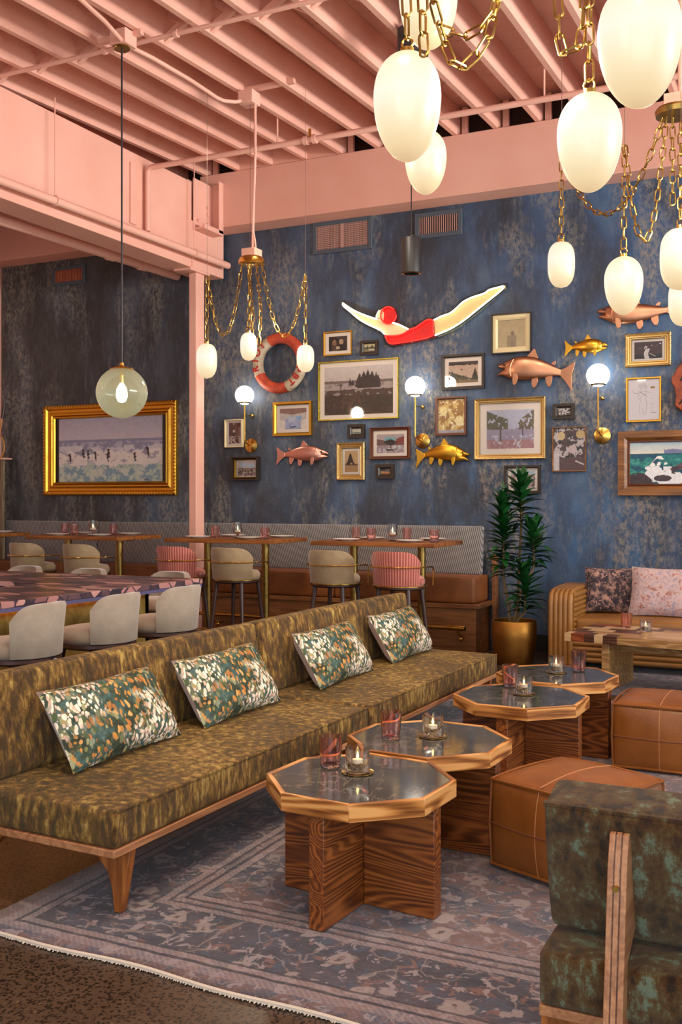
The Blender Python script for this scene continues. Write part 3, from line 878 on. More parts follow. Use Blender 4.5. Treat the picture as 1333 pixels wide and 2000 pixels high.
def beads(W, H, inset, depth, r, step):
    m = MB()
    def b(x, z): m.sphere((x, -depth, z), r, 6, 4)
    for s_, L in ((0, W), (1, H)):
        n = max(3, int((L - 2 * inset) / step))
        for i in range(n + 1):
            a = inset + (L - 2 * inset) * i / n
            if s_ == 0: b(a, inset); b(a, H - inset)
            else: b(inset, a); b(W - inset, a)
    return m
def picture(label, q, fw, fmat, cv, mat_w=0.0, depth=0.03, ornate=0, glazed=True, cat='picture', inner=None, name='framed_picture', tilt=0.0, board='matboard'):
    x0, x1, yt, yb = q
    a = at_y(x0, yt, WY - depth); c = at_y(x0, yb, WY - depth); b = at_y(x1, yt, WY - depth)
    W, H = b.x - a.x, a.z - c.z
    t = thing(name, label, cat, (a.x, WY - 0.002, c.z))
    t.rotation_euler = (0, tilt, 0)
    d = depth
    if ornate:
        prof = [(0, 0), (0, d * 0.8), (fw * 0.12, d), (fw * 0.3, d * 0.92), (fw * 0.42, d * 0.55), (fw * 0.62, d * 0.5), (fw * 0.8, d * 0.72), (fw * 0.9, d * 0.7), (fw, d * 0.3)]
    else:
        prof = [(0, 0), (0, d), (fw * 0.7, d), (fw, d * 0.6), (fw, d * 0.2)]
    rect_sweep(W, H, prof).build('frame', fmat, t, smooth=25)
    if ornate:
        tag(beads(W, H, fw * 0.14, d * 0.95, fw * 0.13, fw * 0.30).build('beading', fmat, t), kind='stuff')
        if ornate > 1: tag(beads(W, H, fw * 0.84, d * 0.68, fw * 0.06, fw * 0.2).build('beading', fmat, t), kind='stuff')
    iw, ih = W - 2 * fw, H - 2 * fw
    bd = 0.006
    if inner:
        rect_sweep(iw, ih, [(0, d * 0.3), (0, d * 0.5), (inner[0] * 0.6, d * 0.62), (inner[0], d * 0.3)]).build('inner_frame', inner[1], t, smooth=25).location = (fw, 0, fw)
    if mat_w:
        l_, r_, b_, t_ = [q_ * 0.5 for q_ in (mat_w if isinstance(mat_w, tuple) else (mat_w,) * 4)]
        bx('mat_board', MT[board], fw * 0.9, W - fw * 0.9, -bd, -0.003, fw * 0.9, H - fw * 0.9, t, smooth=0)
        print_mesh('print', W - 2 * fw - l_ - r_, H - 2 * fw - b_ - t_, cv, t, -bd - 0.001, fw + l_, fw + b_)
    else:
        bx('backing_board', MT['darkframe'], fw * 0.9, W - fw * 0.9, -bd, -0.003, fw * 0.9, H - fw * 0.9, t, smooth=0)
        print_mesh('print', W - 2 * fw, H - 2 * fw, cv, t, -bd - 0.001, fw, fw)
    if glazed:
        bx('glass_pane', MT['pane'], fw * 0.92, W - fw * 0.92, -bd - 0.006, -bd - 0.004, fw * 0.92, H - fw * 0.92, t, smooth=0)
    return t

K = (34, 26, 24)
# 1 big gilt seascape, canvas narrower than its frame
c = Canvas(120, 80, (190, 180, 190)); c.grad((196, 188, 196), (168, 162, 178), 0.62, 1.0).grad((176, 186, 166), (186, 190, 188), 0.0, 0.25)
n1 = vnoise(80, 120, 10, 4); n2 = vnoise(80, 120, 4, 3)
c.put(c.V < 0.645, (142, 140, 162)).put((c.V < 0.60 + .03 * n1) & (n2 > .5), (186, 182, 194), .8)
c.put((c.V < 0.56) & (c.V > .46) & (n1 > 0.46), (206, 202, 204), .9).put((c.V < 0.40 + .3 * (n1 - .3)) & (c.V > .2), (222, 214, 206)).put((c.V < .46) & (c.V > .3) & (n2 < .38), (150, 146, 160), .7)
c.put(c.V < .16 + .22 * n1, (176, 190, 180)).put((c.V < .27) & (n2 > .56), (118, 148, 168), .8).put((c.V < .22) & (n2 < .4), (206, 210, 190), .7)
for u, v in ((0.11, .38), (0.24, .44), (0.29, .43), (0.36, .40), (0.48, .38), (0.49, .44), (0.74, .38), (0.86, .45)):
    c.line([(u, v + .06), (u + .008, v)], 0.009, (74, 66, 60)).line([(u, v), (u + 0.012, v - .05)], 0.006, (74, 66, 60)).line([(u - 0.015, v + .05), (u + .016, v + .06)], 0.004, (80, 72, 66))
c.line([(0.83, .07), (0.845, .05), (0.855, .075), (0.87, .055)], 0.004, (50, 46, 50))
c.noise(10, 3)
tq = picture('large seascape of bathers in surf, in a wide carved gold frame at left', (84, 343, 794, 967.5), 0.135, MT['giltframe'], c, (0.15, 0.17, 0.0, 0.0), 0.06, 1, False, 'painting', (0.03, MT['giltframe']), 'framed_painting', board='darkframe')
# 2 surf beach photo
c = Canvas(110, 78, (206, 192, 188)); c.grad((196, 180, 176), (214, 202, 198), 0.6, 1)
c.put(c.V < 0.665, (176, 160, 156)).put((c.V < 0.66) & (c.V > 0.57) & (vnoise(78, 110, 5) > 0.52), (150, 134, 130))
c.put((c.V < 0.7) & (c.V > 0.655), (118, 104, 100)).put((c.U < 0.33) & (c.V < 0.69 + 0.03 * vnoise(78, 110, 6)) & (c.V > 0.66), (120, 106, 100))
dk = (62, 52, 48)
for u, w_, h in ((.52, .05, .30), (.58, .06, .33), (.64, .06, .36), (.70, .06, .33), (.76, .04, .30), (.79, .03, .26)):
    c.tree(u, .56, h, w_ * 1.6, dk)
c.rect(.48, .82, .54, .72, dk).tree(.38, .6, .17, .03, dk).tree(.42, .6, .13, .03, dk)
c.below(0.5 + 0.04 * vnoise(78, 110, 8), (84, 66, 58)).put((c.V < .52) & (c.V > .38) & (vnoise(78, 110, 6) > .58), (170, 156, 148), 0.8)
c.below(0.40, (66, 54, 42)).put((c.V < .4) & (vnoise(78, 110, 4) > .62), (104, 72, 56), .8)
c.line([(.25, .66), (.245, .58), (.23, .54)], .008, K).line([(.21, .62), (.28, .625)], .006, K)
c.noise(9, 3)
picture('biggest matted photograph: a surfer on a beach before an island of dark trees', (622, 778, 708, 822), 0.014, MT['yellowgilt'], c, (.105, .105, .085, .095), 0.03)
# 3 two people
c = Canvas(44, 36, (52, 36, 30)); c.ell(.3, .55, .12, .22, (150, 116, 86)).ell(.68, .6, .12, .2, (190, 160, 130)).rect(.15, .45, 0, .4, (88, 68, 56)).rect(.55, .85, 0, .45, (44, 38, 36)).rect(.4, .6, .1, .3, (200, 180, 150)).noise(24, 4)
picture('small gilt framed photograph of a couple with a wide white mat, under the diving arms', (632, 687, 649, 696), 0.016, MT['giltframe'], c, (.085, .085, .07, .075), 0.025)
# 4 small dark landscape
c = Canvas(40, 26, (196, 186, 140)); c.below(.62, (92, 96, 66)).below(.3, (150, 140, 110)).rect(.4, .9, .2, .35, (206, 196, 170)).tree(.3, .4, .5, .1, (50, 60, 44)).tree(.7, .45, .4, .2, (64, 70, 50)).noise(22, 3)
picture('tiny dark framed landscape just below the diving figure', (704, 738, 666, 694), 0.035, MT['darkframe'], c, 0, 0.03)
# 5 interior photo, gold
c = Canvas(60, 48, (204, 192, 190))
c.put(c.V > .7 + .2 * np.abs(c.U - .5), (150, 116, 104)).put((c.V < .5) & (np.abs(c.U - .5) < .28), (168, 176, 206)).rect(.6, .82, .45, .62, (140, 180, 216)).rect(.32, .58, .34, .6, (190, 196, 214)).put((c.V < .2 + .6 * np.abs(c.U - .5)) & (np.abs(c.U - .5) > .3), (228, 216, 206)).line([(.4, .1), (.6, .12)], .02, (60, 70, 100)).noise(20, 5)
picture('matted photograph of a bright hall in a bright gold frame below the life ring', (533, 608, 786, 852), 0.035, MT['giltframe'], c, .075, 0.04)
# 6 portrait cream
c = Canvas(36, 56, (92, 50, 42)); c.rect(.5, .78, .3, 1, (122, 78, 66)).rect(.78, 1, 0, .8, (150, 110, 100)).ell(.42, .6, .1, .07, (220, 200, 190)).rect(.3, .55, .2, .52, (70, 52, 50)).put((c.V < .35) & (vnoise(56, 36, 3) > .52), (214, 196, 184)).ell(.4, .95, .05, .04, (240, 230, 220)).noise(16, 3)
picture('upright dark red photograph in a cream frame beside the leftmost wall lamp', (438.5, 473, 820, 874), 0.012, MT['creamframe'], c, (.055, .055, .06, .045), 0.045)
# 7 crowd gold in black box
c = Canvas(52, 42, (204, 190, 180)); c.put((c.V < .5) & (vnoise(42, 52, 2.5) > .48), (118, 92, 88)).put((c.V < .5) & (vnoise(42, 52, 2.5) > .58), (60, 46, 48)).rect(.16, .42, .58, .9, (186, 206, 226)).rect(.48, .86, .55, .86, (190, 212, 228)).put((c.V > .45) & (c.V < .55), (150, 120, 112)).noise(12, 3)
picture('cream crowd photograph in a deep black box frame, lowest under the leftmost wall lamp', (450.5, 502, 892.5, 938), 0.018, MT['darkframe'], c, .06, 0.09, inner=(0.02, MT['giltframe']))
# 8 tiny dark
c = Canvas(36, 28, (200, 196, 180)); c.below(.35 + .1 * np.sin(c.U * 6), (150, 160, 160)).rect(.2, .8, .15, .3, (96, 92, 84)).noise(26, 4)
picture('tiny dark framed photograph under the big beach picture', (679, 712, 829, 856), 0.045, MT['darkframe'], c, 0, 0.035)
# 9 sea stack, gold
c = Canvas(42, 64, (206, 172, 124)); c.below(.4, (186, 146, 96)).put((c.V > .32) & (c.V < .36 + .52 * np.exp(-((c.U - .42) / .2) ** 2)) & (np.abs(c.U - .45) < .36), (52, 42, 36)).put((np.abs(c.U - .5) < .06) & (c.V > .33) & (c.V < .44), (206, 172, 124)).put((c.V < .36) & (c.V > .32), (90, 66, 46)).noise(10, 3)
picture('sepia photograph of a sea stack in a broad pale gold frame', (657, 711.5, 865, 938), 0.062, MT['palegilt'], c, (.05, .05, .05, .05), 0.045, 1)
# 10 brown ornate water photo
c = Canvas(64, 50, (186, 168, 166)); c.below(.55, (168, 150, 156)).put((c.V > .4) & (c.V < .75 - .3 * c.U), (120, 92, 84)).put((c.V > .45) & (c.U > .7) & (c.V < .3 + .6 * c.U), (140, 66, 56)).rect(.3, .68, .55, .85, (120, 176, 186)).put((np.abs(c.U - .5) < .12 + .12 * np.sin(c.V * 14)) & (c.V > .12) & (c.V < .72), (50, 44, 42)).put((c.V < .4) & (vnoise(50, 64, 4) > .55), (212, 204, 208)).noise(20, 3)
picture('matted photograph of dark driftwood and water in a twisted dark brown frame', (722, 800, 835.5, 897.5), 0.034, MT['brownframe'], c, (.075, .075, .065, .075), 0.04, 1)
# 11 tiny brown
c = Canvas(40, 30, (196, 150, 110)); c.put(c.V > .6 - .2 * c.U, (110, 96, 96)).put((c.V > .55) & (c.U < .5), (60, 66, 66)).below(.25, (170, 110, 70)).noise(26, 4)
picture('tiny warm toned landscape in a thick dark frame, above the banquette', (734, 769, 907, 935), 0.045, MT['darkframe'], c, 0, 0.04)
# 12 hill photo dark
c = Canvas(66, 50, (206, 176, 156)); c.put(c.V > .78 + .1 * vnoise(50, 66, 5), (70, 56, 50)).put((c.V < .45 * (1 - c.U) + .1) & (vnoise(50, 66, 3) > .3), (96, 86, 56)).tree(.12, .1, .5, .1, (66, 62, 40)).tree(.9, .1, .6, .14, (70, 62, 44)).tree(.2, 0, .45, .12, (80, 74, 46)).below(.12, (140, 110, 70)).ell(.45, .62, .02, .05, K).ell(.38, .3, .015, .05, K).ell(.5, .3, .015, .05, K).ell(.58, .31, .015, .05, K).noise(14, 3)
picture('matted photograph of people on a pale slope in a ribbed dark frame', (862, 946, 694, 762), 0.03, MT['darkframe'], c, (.085, .085, .075, .085), 0.04)
# 13 brown print with golden reflections painted into it
c = Canvas(50, 62, (176, 130, 62)); c.put(vnoise(62, 50, 9) > .5, (222, 190, 116)).put(vnoise(62, 50, 5) > .62, (244, 232, 190)).ell(.2, .65, .14, .14, (240, 222, 160)).ell(.8, .35, .16, .14, (246, 230, 176)).below(.1, (176, 170, 176)).noise(18, 4)
picture('brown picture with painted golden reflections in a thin red-brown frame, right of the middle wall lamp', (850.5, 911, 776, 851), 0.024, MT['brownframe'], c, 0, 0.035)
# 14 tall cream figure
c = Canvas(56, 62, (196, 176, 138)); c.noise(7, 8).ell(.52, .5, .05, .06, (140, 122, 100)).put((np.abs(c.U - .5) < .12) & (c.V > .12) & (c.V < .45), (156, 138, 112), .8).put((np.abs(c.U - .52) < .06) & (c.V < .3), (150, 132, 110), .6).noise(8, 3)
picture('square faded portrait of a lone figure in a cream frame below the diver feet', (959.5, 1037.5, 614, 692), 0.014, MT['darkframe'], c, 0, 0.045, inner=(0.05, MT['creamframe']))
# 15 large gold lake
c = Canvas(86, 66, (196, 196, 214)); c.below(.5, (164, 150, 172)).below(.22, (176, 128, 130)).put((c.V > .5) & (c.V < .98 - .5 * c.U) & (c.U < .45) & (vnoise(66, 86, 4) > .36), (104, 96, 66)).put((c.V > .48) & (c.U > .68) & (c.V < .1 + .9 * c.U) & (vnoise(66, 86, 4) > .4), (116, 100, 70)).rect(.28, .31, .2, .6, (96, 84, 76)).line([(.77, .56), (.77, .44), (.76, .28)], .011, (60, 46, 44)).line([(.62, .52), (.95, .56)], .007, (110, 80, 60)).put((c.V < .35) & (vnoise(66, 86, 5) > .6), (206, 204, 220), .8).noise(16, 3)
picture('large matted photograph of a paddler on a calm lake in a wide pale gold frame', (926.5, 1065, 779.5, 898), 0.052, MT['palegilt'], c, (.135, .135, .11, .13), 0.05, 1)
# 16 tiny dark right
c = Canvas(40, 30, (60, 44, 42)); c.put(vnoise(30, 40, 4) > .5, (212, 200, 194)).put(vnoise(30, 40, 3) > .66, (30, 24, 26)).noise(14, 3)
picture('tiny crowd photograph in a dark stepped frame left of the right wall lamp', (1080.5, 1122, 789, 819), 0.038, MT['darkframe'], c, 0, 0.04)
# 17 crowd photo thin
c = Canvas(60, 74, (84, 56, 54)); c.put((vnoise(74, 60, 9) > .5) & (c.V > .3), (206, 190, 190)).put(vnoise(74, 60, 5) > .64, (40, 30, 32)).ell(.25, .82, .12, .1, (216, 190, 140)).ell(.85, .85, .14, .1, (206, 176, 120)).ell(.6, .5, .14, .1, (210, 190, 188)).below(.28 + .05 * vnoise(74, 60, 6), (96, 62, 60)).rect(.0, .18, .0, .4, (216, 204, 204)).line([(.7, .22), (.95, .14)], .02, (220, 206, 206)).noise(14, 3)
picture('upright unmatted crowd photograph in a thin bronze frame under the tiny crowd picture', (1079, 1145, 835, 921), 0.01, MT['bronzeframe'], c, 0, 0.03)
# 18 behind plant
c = Canvas(50, 40, (206, 186, 176)); c.put(vnoise(40, 50, 6) > .5, (150, 120, 112)).put(vnoise(40, 50, 4) > .62, (70, 56, 56)).put(c.V > .8, (176, 196, 206)).noise(14, 3)
picture('matted photograph in a ribbed dark frame half hidden behind the tall plant', (985, 1055.5, 909, 964.5), 0.03, MT['darkframe'], c, (.06, .06, .05, .05), 0.045)
# 19 singer
c = Canvas(60, 44, (78, 50, 52)); c.put(c.V < .25, (40, 26, 30)).ell(.42, .68, .05, .08, (214, 200, 196)).put((np.abs(c.U - .47 + .05 * np.sin(c.V * 6)) < .08) & (c.V < .6), (226, 216, 212)).line([(.42, .66), (.33, .45), (.28, .05)], .012, (30, 22, 24)).line([(.36, .62), (.42, .72)], .02, (226, 210, 204)).line([(.55, .3), (.75, .12)], .014, (206, 196, 194)).ell(.93, .85, .03, .04, (250, 240, 250)).ell(.63, .76, .02, .025, (240, 230, 240)).ell(.2, .62, .012, .018, (230, 220, 230)).ell(.8, .76, .01, .014, (230, 220, 230)).noise(8, 3)
picture('photograph of a singer on a dark stage in an ornate pale gold frame', (1221.5, 1311, 652.5, 718), 0.058, MT['palegilt'], c, (.045, .045, .04, .045), 0.045, 1)
# 20 line sketch
c = Canvas(90, 108, (236, 228, 232))
ln = (170, 160, 160)
c.ell(.5, .78, .1, .075, ln).ell(.5, .78, .088, .066, (236, 228, 232))
for i in range(9):
    a = i * .7; c.ell(.46 + .1 * math.cos(a), .84 + .05 * math.sin(a), .03, .022, ln, .5).ell(.46 + .1 * math.cos(a), .84 + .05 * math.sin(a), .02, .014, (236, 228, 232))
c.line([(.42, .7), (.3, .58), (.36, .5), (.5, .62)], .005, ln).line([(.56, .7), (.66, .68), (.74, .66)], .005, ln).line([(.4, .68), (.4, .5), (.36, .35), (.38, .12)], .005, ln).line([(.56, .68), (.57, .5), (.6, .35), (.56, .12)], .005, ln).line([(.48, .4), (.47, .12)], .004, ln)
c.line([(.12, .76), (.2, .66), (.32, .66), (.4, .7)], .004, ln).line([(.14, .74), (.3, .74), (.4, .68)], .004, ln).line([(.38, .7), (.6, .58)], .007, (140, 130, 130))
for v in (.52, .4, .36, .3, .26, .22): c.line([(.72, v), (.8 + .03 * (v > .3), v + .01)], .003, (180, 172, 172))
c.line([(.7, .17), (.9, .175)], .005, (110, 104, 104)).rect(.72, .86, .77, .82, (176, 140, 70)).noise(3, 6)
picture('pencil sketch of a winged figure on white paper in a thin gold frame', (1223.5, 1292, 738.5, 824.5), 0.018, MT['giltframe'], c, 0, 0.03)
# 21 rocky seascape
c = Canvas(120, 78, (206, 208, 200)); c.grad((214, 206, 190), (150, 176, 190), .66, 1)
n1 = vnoise(78, 120, 14, 4); n2 = vnoise(78, 120, 5, 3)
c.put((c.V < .76 + .03 * n2 * 2) & (c.V > .68) & (c.U > .42), (112, 116, 150))
c.put(c.V < .7, (22, 74, 96)).put((c.V < .68) & (n1 > .5), (28, 110, 110)).put((c.V < .6) & (n2 > .6), (60, 140, 130))
c.put((c.V > .42) & (c.V < .40 + .26 * np.exp(-((c.U - .36) / .09) ** 2)) & (n2 > .42) & (c.V > .2 + .9 * np.abs(c.U - .38)), (226, 224, 220)).put((c.V < .42) & (c.V > .05) & (c.U > .2) & (n1 + n2 * .5 > .72), (214, 216, 220))
c.put((c.U > .48) & (c.V > .36) & (c.V < .34 + .36 * np.clip((c.U - .44) / .4, 0, 1)), (92, 72, 74)).put((c.U > .5) & (c.V > .24) & (c.V < .42) & (n2 > .48), (60, 52, 62))
c.put((c.V < .3 - 1.1 * (c.U - .12) ** 2 * 6) & (c.U < .3) & (n2 > .3), (58, 46, 50)).put(((c.U - .4) / .1) ** 2 + ((c.V - .17) / .07) ** 2 < 1, (64, 54, 60))
c.put(c.V < .02 + .26 * np.clip(c.U - .45, 0, 1), (206, 160, 84)).noise(12, 3)
picture('colourful painting of green surf and rocks in a broad brown wooden frame', (1207.5, 1420, 843, 967.5), 0.085, MT['bronzeframe'], c, 0, 0.05, 0, False, 'painting', (0.022, MT['brownframe']), 'framed_painting')

# ================================================================== LIFE RING
lc = at_y(547, 709.5, WY - 0.07)
RO, RI = 0.335, 0.215
t = thing('life_ring', 'old red and white life ring hung on the blue wall behind the small chandelier', 'life ring', (lc.x, WY - 0.07, lc.z))
rm, rt = (RO + RI) / 2, (RO - RI) / 2
def arc_tor(a0, a1, n=22, extra=0.0):
    pts = [(rm * math.cos(R(a)), 0, rm * math.sin(R(a))) for a in np.linspace(a0, a1, n)]
    return MB().tube(pts, rt + extra, 16)
for a0, a1, mt, lb in ((10, 118, 'ringred', 'red quarter'), (118, 205, 'ringwhite', 'white lettered quarter'), (205, 292, 'ringred', 'red quarter'), (292, 370, 'ringwhite', 'white lettered quarter')):
    arc_tor(a0, a1).build('ring_section', MT[mt], t)['label'] = lb
for a in (118, 205, 292, 10):
    arc_tor(a - 1.2, a + 1.2, 3, 0.003).build('seam_band', MT['ringwhite'], t)
def letter(ch, size, mat, parent, M, name='letter'):
    cu = bpy.data.curves.new('glyph', 'FONT'); cu.body = ch; cu.size = size; cu.align_x = 'CENTER'; cu.align_y = 'CENTER'; cu.extrude = 0.003; cu.offset = 0.003
    ob = bpy.data.objects.new('glyph', cu); COL.objects.link(ob)
    dg = bpy.context.evaluated_depsgraph_get()
    me = bpy.data.meshes.new_from_object(ob.evaluated_get(dg))
    bpy.data.objects.remove(ob)
    me.name = name; me.materials.clear(); me.materials.append(mat)
    o_ = bpy.data.objects.new(name, me); COL.objects.link(o_); o_.parent = parent; o_.matrix_local = M
for ch, a in (('R', 192), ('I', 173), ('O', 154), ('T', 134), ('P', 342), ('B', 325), ('T', 309)):
    aa = R(a)
    M = Matrix.Translation((rm * math.cos(aa), -rt - 0.0015, rm * math.sin(aa))) @ Matrix.Rotation(-(aa - PI / 2), 4, 'Y') @ Matrix.Rotation(PI / 2, 4, 'X')
    letter(ch, 0.105, MT['letterred'], t, M)
MB().tube([(-0.12, 0.05, 0.1), (-0.02, 0.055, 0.24), (0.01, 0.055, 0.36), (0.015, 0.055, 0.42)], 0.006, 6).build('hanging_rope', MT['rope'], t)

# ================================================================== MOUNTED FISH
def fish(label, q, cat_mat, facing, bend, mouth):
    """q = nose px, tail px at mid height, body depth in m"""
    (x0, y0), (x1, y1), dep = q
    a = at_y(x0, y0, WY - 0.09); b = at_y(x1, y1, WY - 0.09)
    L = (b - a).length
    t = thing('mounted_fish', label, 'fish', (a.x, WY - 0.002, a.z))
    d = (b - a).normalized(); n = Vector((-d.z, 0, d.x))
    if n.z < 0: n = -n
    up = n
    def P(u, v, y): return d * (u * L) + up * (v * L + bend * L * (4 * u * (1 - u))) + Vector((0, y, 0))
    h = dep / L
    st = [(0.115, .60, .62), (0.15, .74, .78), (.20, .88, .92), (.28, 1.0, 1.0), (.38, 1.02, 1.0), (.48, .95, .92), (.58, .80, .75), (.67, .60, .55), (.75, .42, .36), (.81, .31, .22), (.86, .28, .12)]
    m = MB(); V = []; Fc = []; k = 18
    for (u, hh, ww) in st:
        for i in range(k):
            an = 2 * PI * i / k
            V.append(tuple(P(u, h / 2 * hh * math.sin(an), -0.012 - 0.06 * ww * (1 + math.cos(an)) * 0.55)))
    for j in range(len(st) - 1):
        for i in range(k):
            l = (i + 1) % k
            Fc.append((j * k + i, j * k + l, (j + 1) * k + l, (j + 1) * k + i))
    Fc += [tuple(range(k)), tuple((len(st) - 1) * k + i for i in range(k))]
    m.add(V, Fc); m.build('body', cat_mat, t, smooth=60)
    g = mouth
    # upper and lower jaw: (u, inner edge, outer edge, width), edges in body depths
    up_ = [(0.0, g * .42 - .03, g * .42 + .05, .12), (.022, g * .34 - .02, .17 + g * .16, .3), (.06, g * .12, .255, .45), (.10, -.01, .31, .58), (.15, -.02, .37, .74), (.2, -.1, .40, .8)]
    lo_ = [(.012, -g * .50 + .02, -g * .50 - .055, .12), (.03, -g * .38, -.13 - g * .22, .28), (.065, -g * .13, -.215 - g * .08, .42), (.10, .0, -.29, .56), (.15, .02, -.36, .74), (.2, .1, -.40, .8)]
    for nm, rows in (('upper_jaw', up_), ('lower_jaw', lo_)):
        Q = []
        for (u, e0, e1, ww) in rows:
            cz, hz = (e0 + e1) / 2 * h, abs(e1 - e0) / 2 * h
            Q.append([P(u, cz + hz * math.sin(2 * PI * i / 12), -0.012 - 0.06 * ww * (1 + math.cos(2 * PI * i / 12)) * .56) for i in range(12)])
        vv = [tuple(p) for r_ in Q for p in r_]; ff = []
        for j in range(len(rows) - 1):
            for i in range(12):
                l = (i + 1) % 12; ff.append((j * 12 + i, j * 12 + l, (j + 1) * 12 + l, (j + 1) * 12 + i))
        ff += [tuple(range(12)), tuple((len(rows) - 1) * 12 + i for i in range(12))]
        MB().add(vv, ff).build(nm, cat_mat, t, smooth=60)
    MB().sphere(P(.098, h * .17, -0.064), 0.006 + 0.006 * L, 10, 6).build('eye', MT['black'], t)
    gp_ = [P(.2 - .028 * math.sin(q) ** 2 + .02, h * .40 * math.cos(q), -0.012 - .066 * (.55 + .5 * math.sin(q))) for q in np.linspace(.35, PI - .45, 9)]
    MB().tube(gp_, 0.004, 6).build('gill_edge', cat_mat, t)
    def fin(name, pts, y0=-0.03, th=0.007):
        c_ = [P(u, v * h, 0) for u, v in pts]
        nn = len(c_)
        v = [tuple(p + Vector((0, y0, 0))) for p in c_] + [tuple(p + Vector((0, y0 - th, 0))) for p in c_]
        f = [tuple(range(nn)), tuple(range(nn, 2 * nn))] + [(i, (i + 1) % nn, nn + (i + 1) % nn, nn + i) for i in range(nn)]
        MB().add(v, f).build(name, cat_mat, t, bevel=0.002)
    fin('tail_fin', [(.84, .13), (.90, .27), (.96, .46), (1.005, .60), (1.0, .36), (.985, .12), (.985, -.12), (1.0, -.36), (1.005, -.62), (.96, -.46), (.90, -.27), (.84, -.13)], -0.02)
    fin('dorsal_fin', [(.37, .48), (.415, .66), (.455, .83), (.475, .82), (.50, .64), (.53, .44)])
    fin('adipose_fin', [(.70, .26), (.725, .38), (.75, .44), (.765, .40), (.755, .24)])
    fin('pectoral_fin', [(.235, -.22), (.235, -.45), (.25, -.66), (.275, -.74), (.30, -.64), (.305, -.42), (.285, -.2)], -0.066)
    fin('pelvic_fin', [(.48, -.38), (.485, -.60), (.505, -.78), (.535, -.80), (.56, -.66), (.565, -.46), (.55, -.32)], -0.045)
    fin('anal_fin', [(.65, -.28), (.665, -.48), (.695, -.66), (.73, -.66), (.745, -.46), (.74, -.2)], -0.03)
fish('small rose-copper fish facing right below the hall photograph', ((636, 888), (535, 890), 0.17), MT['rosecopper'], 1, 0.03, 0.16)
fish('gold fish with open jaws facing right under the middle wall lamp', ((913, 893), (809, 895), 0.17), MT['gold'], 1, 0.10, 0.34)
fish('largest copper fish with gaping hooked jaw, facing left beside the faded portrait', ((968, 722), (1117, 733), 0.235), MT['copper'], -1, 0.055, 0.42)
fish('smallest gold fish facing right above the right wall lamp', ((1185, 675), (1101, 679), 0.135), MT['gold'], 1, 0.03, 0.14)
fish('long copper fish facing left, partly behind a hanging globe at the upper right', ((1164, 611), (1329, 598), 0.195), MT['copper'], -1, -0.03, 0.2)

# ================================================================== WALL LAMPS
def sconce(label, g, r_px, disc, knob, dr):
    Y = WY - 0.16
    c_ = at_y(g[0], g[1], Y); rr = r_px * c_.y / ray(*g).y / F
    dk = at_y(disc[0], disc[1], WY - 0.02)
    t = thing('wall_lamp', label, 'wall lamp', (c_.x, WY, dk.z))
    o_ = Vector((c_.x, WY, dk.z))
    MB().sphere(c_ - o_, rr, 24, 16).build('globe', MT['opal'], t, smooth=80)
    MB().lathe([(0.02, -0.006), (rr * 0.62, 0), (rr * 0.66, 0.012), (rr * .5, 0.01)], 20, Matrix.Translation(c_ - o_ - Vector((0, 0, rr * 0.86)))).build('globe_cup', MT['antique'], t)
    arm = Vector((c_.x, Y, dk.z + 0.035))
    MB().tube([c_ - o_ - Vector((0, 0, rr * .9)), arm + Vector((0, 0, 0.02)) - o_, arm - o_, dk - o_ + Vector((0, -0.02, 0))], 0.0085, 8).build('stem', MT['brass'], t)
    MB().lathe([(0.0, 0.028), (dr * .4, 0.026), (dr, 0.012), (dr, 0)], 28, Matrix.Translation(dk - o_ + Vector((0, 0.02, 0))) @ Matrix.Rotation(PI / 2, 4, 'X')).build('wall_plate', MT['brass'], t)
    kb = at_y(knob[0], knob[1], WY - 0.01)
    kz = kb.z
    MB().tube([Vector((c_.x, Y, kz)) - o_, kb - o_], 0.006, 6).build('stay_bar', MT['brass'], t)
    MB().sphere(kb - o_, 0.02, 10, 6).build('stay_knob', MT['brass'], t)
sconce('leftmost brass wall lamp with a round lit globe, beside the life ring', (478, 772), 18.5, (490, 870), (493.5, 812), 0.078)
sconce('middle brass wall lamp with a round lit globe, right of the big beach photograph', (811.5, 755), 20, (825.5, 861), (826, 795), 0.078)
sconce('rightmost brass wall lamp with a round lit globe, below the smallest gold fish', (1169, 733), 22.5, (1177, 850.5), (1177.5, 778), 0.078)

# ================================================================== NEON DIVER
NY = WY - 0.06
def npx(pts, Y): return [at_y(x, y, Y) for x, y in pts]
o_ = at_y(760, 640, WY)
t = thing('neon_sign', 'neon sign of a diving swimmer in a red cap and red suit', 'neon sign', (o_.x, WY, o_.z))
def plate(name, px, mat, y0, y1):
    m = MB()
    a = [(at_y(x, y, NY).x - o_.x, at_y(x, y, NY).z - o_.z) for x, y in px]
    m.prism(a, y0, y1, 'y'); return m.build(name, mat, t, smooth=0)
arms = [(668.5, 590), (675, 597), (690, 605), (708, 614), (725, 620), (737, 624), (735, 617), (737, 612), (741, 606), (750, 602), (764, 612), (767, 630), (780, 634), (798, 643), (790, 650), (775, 656), (753, 655), (746, 645), (722, 636), (702, 624), (683, 608), (670, 598)]
suit = [(753, 655), (758, 668), (765, 672), (790, 668), (816, 664), (848, 656), (846, 642), (847, 624), (837, 624), (829, 628), (813, 640), (799, 644), (789, 652), (775, 656)]
legs = [(847, 625), (864, 616), (878, 613), (888, 606), (905, 588), (924, 580), (948, 573), (954, 566), (962, 564), (975, 560), (987, 557), (986, 562), (980, 567), (961, 582), (930, 607), (908, 625), (882, 642), (849, 656)]
cap = [(759 + 15.2 * math.cos(a), 616 + 16.5 * math.sin(a)) for a in np.linspace(0, 2 * PI, 24)[:-1]]
plate('arms_panel', arms, MT['fleshlit'], -0.042, -0.036)
plate('legs_panel', legs, MT['flesh'], -0.042, -0.036)
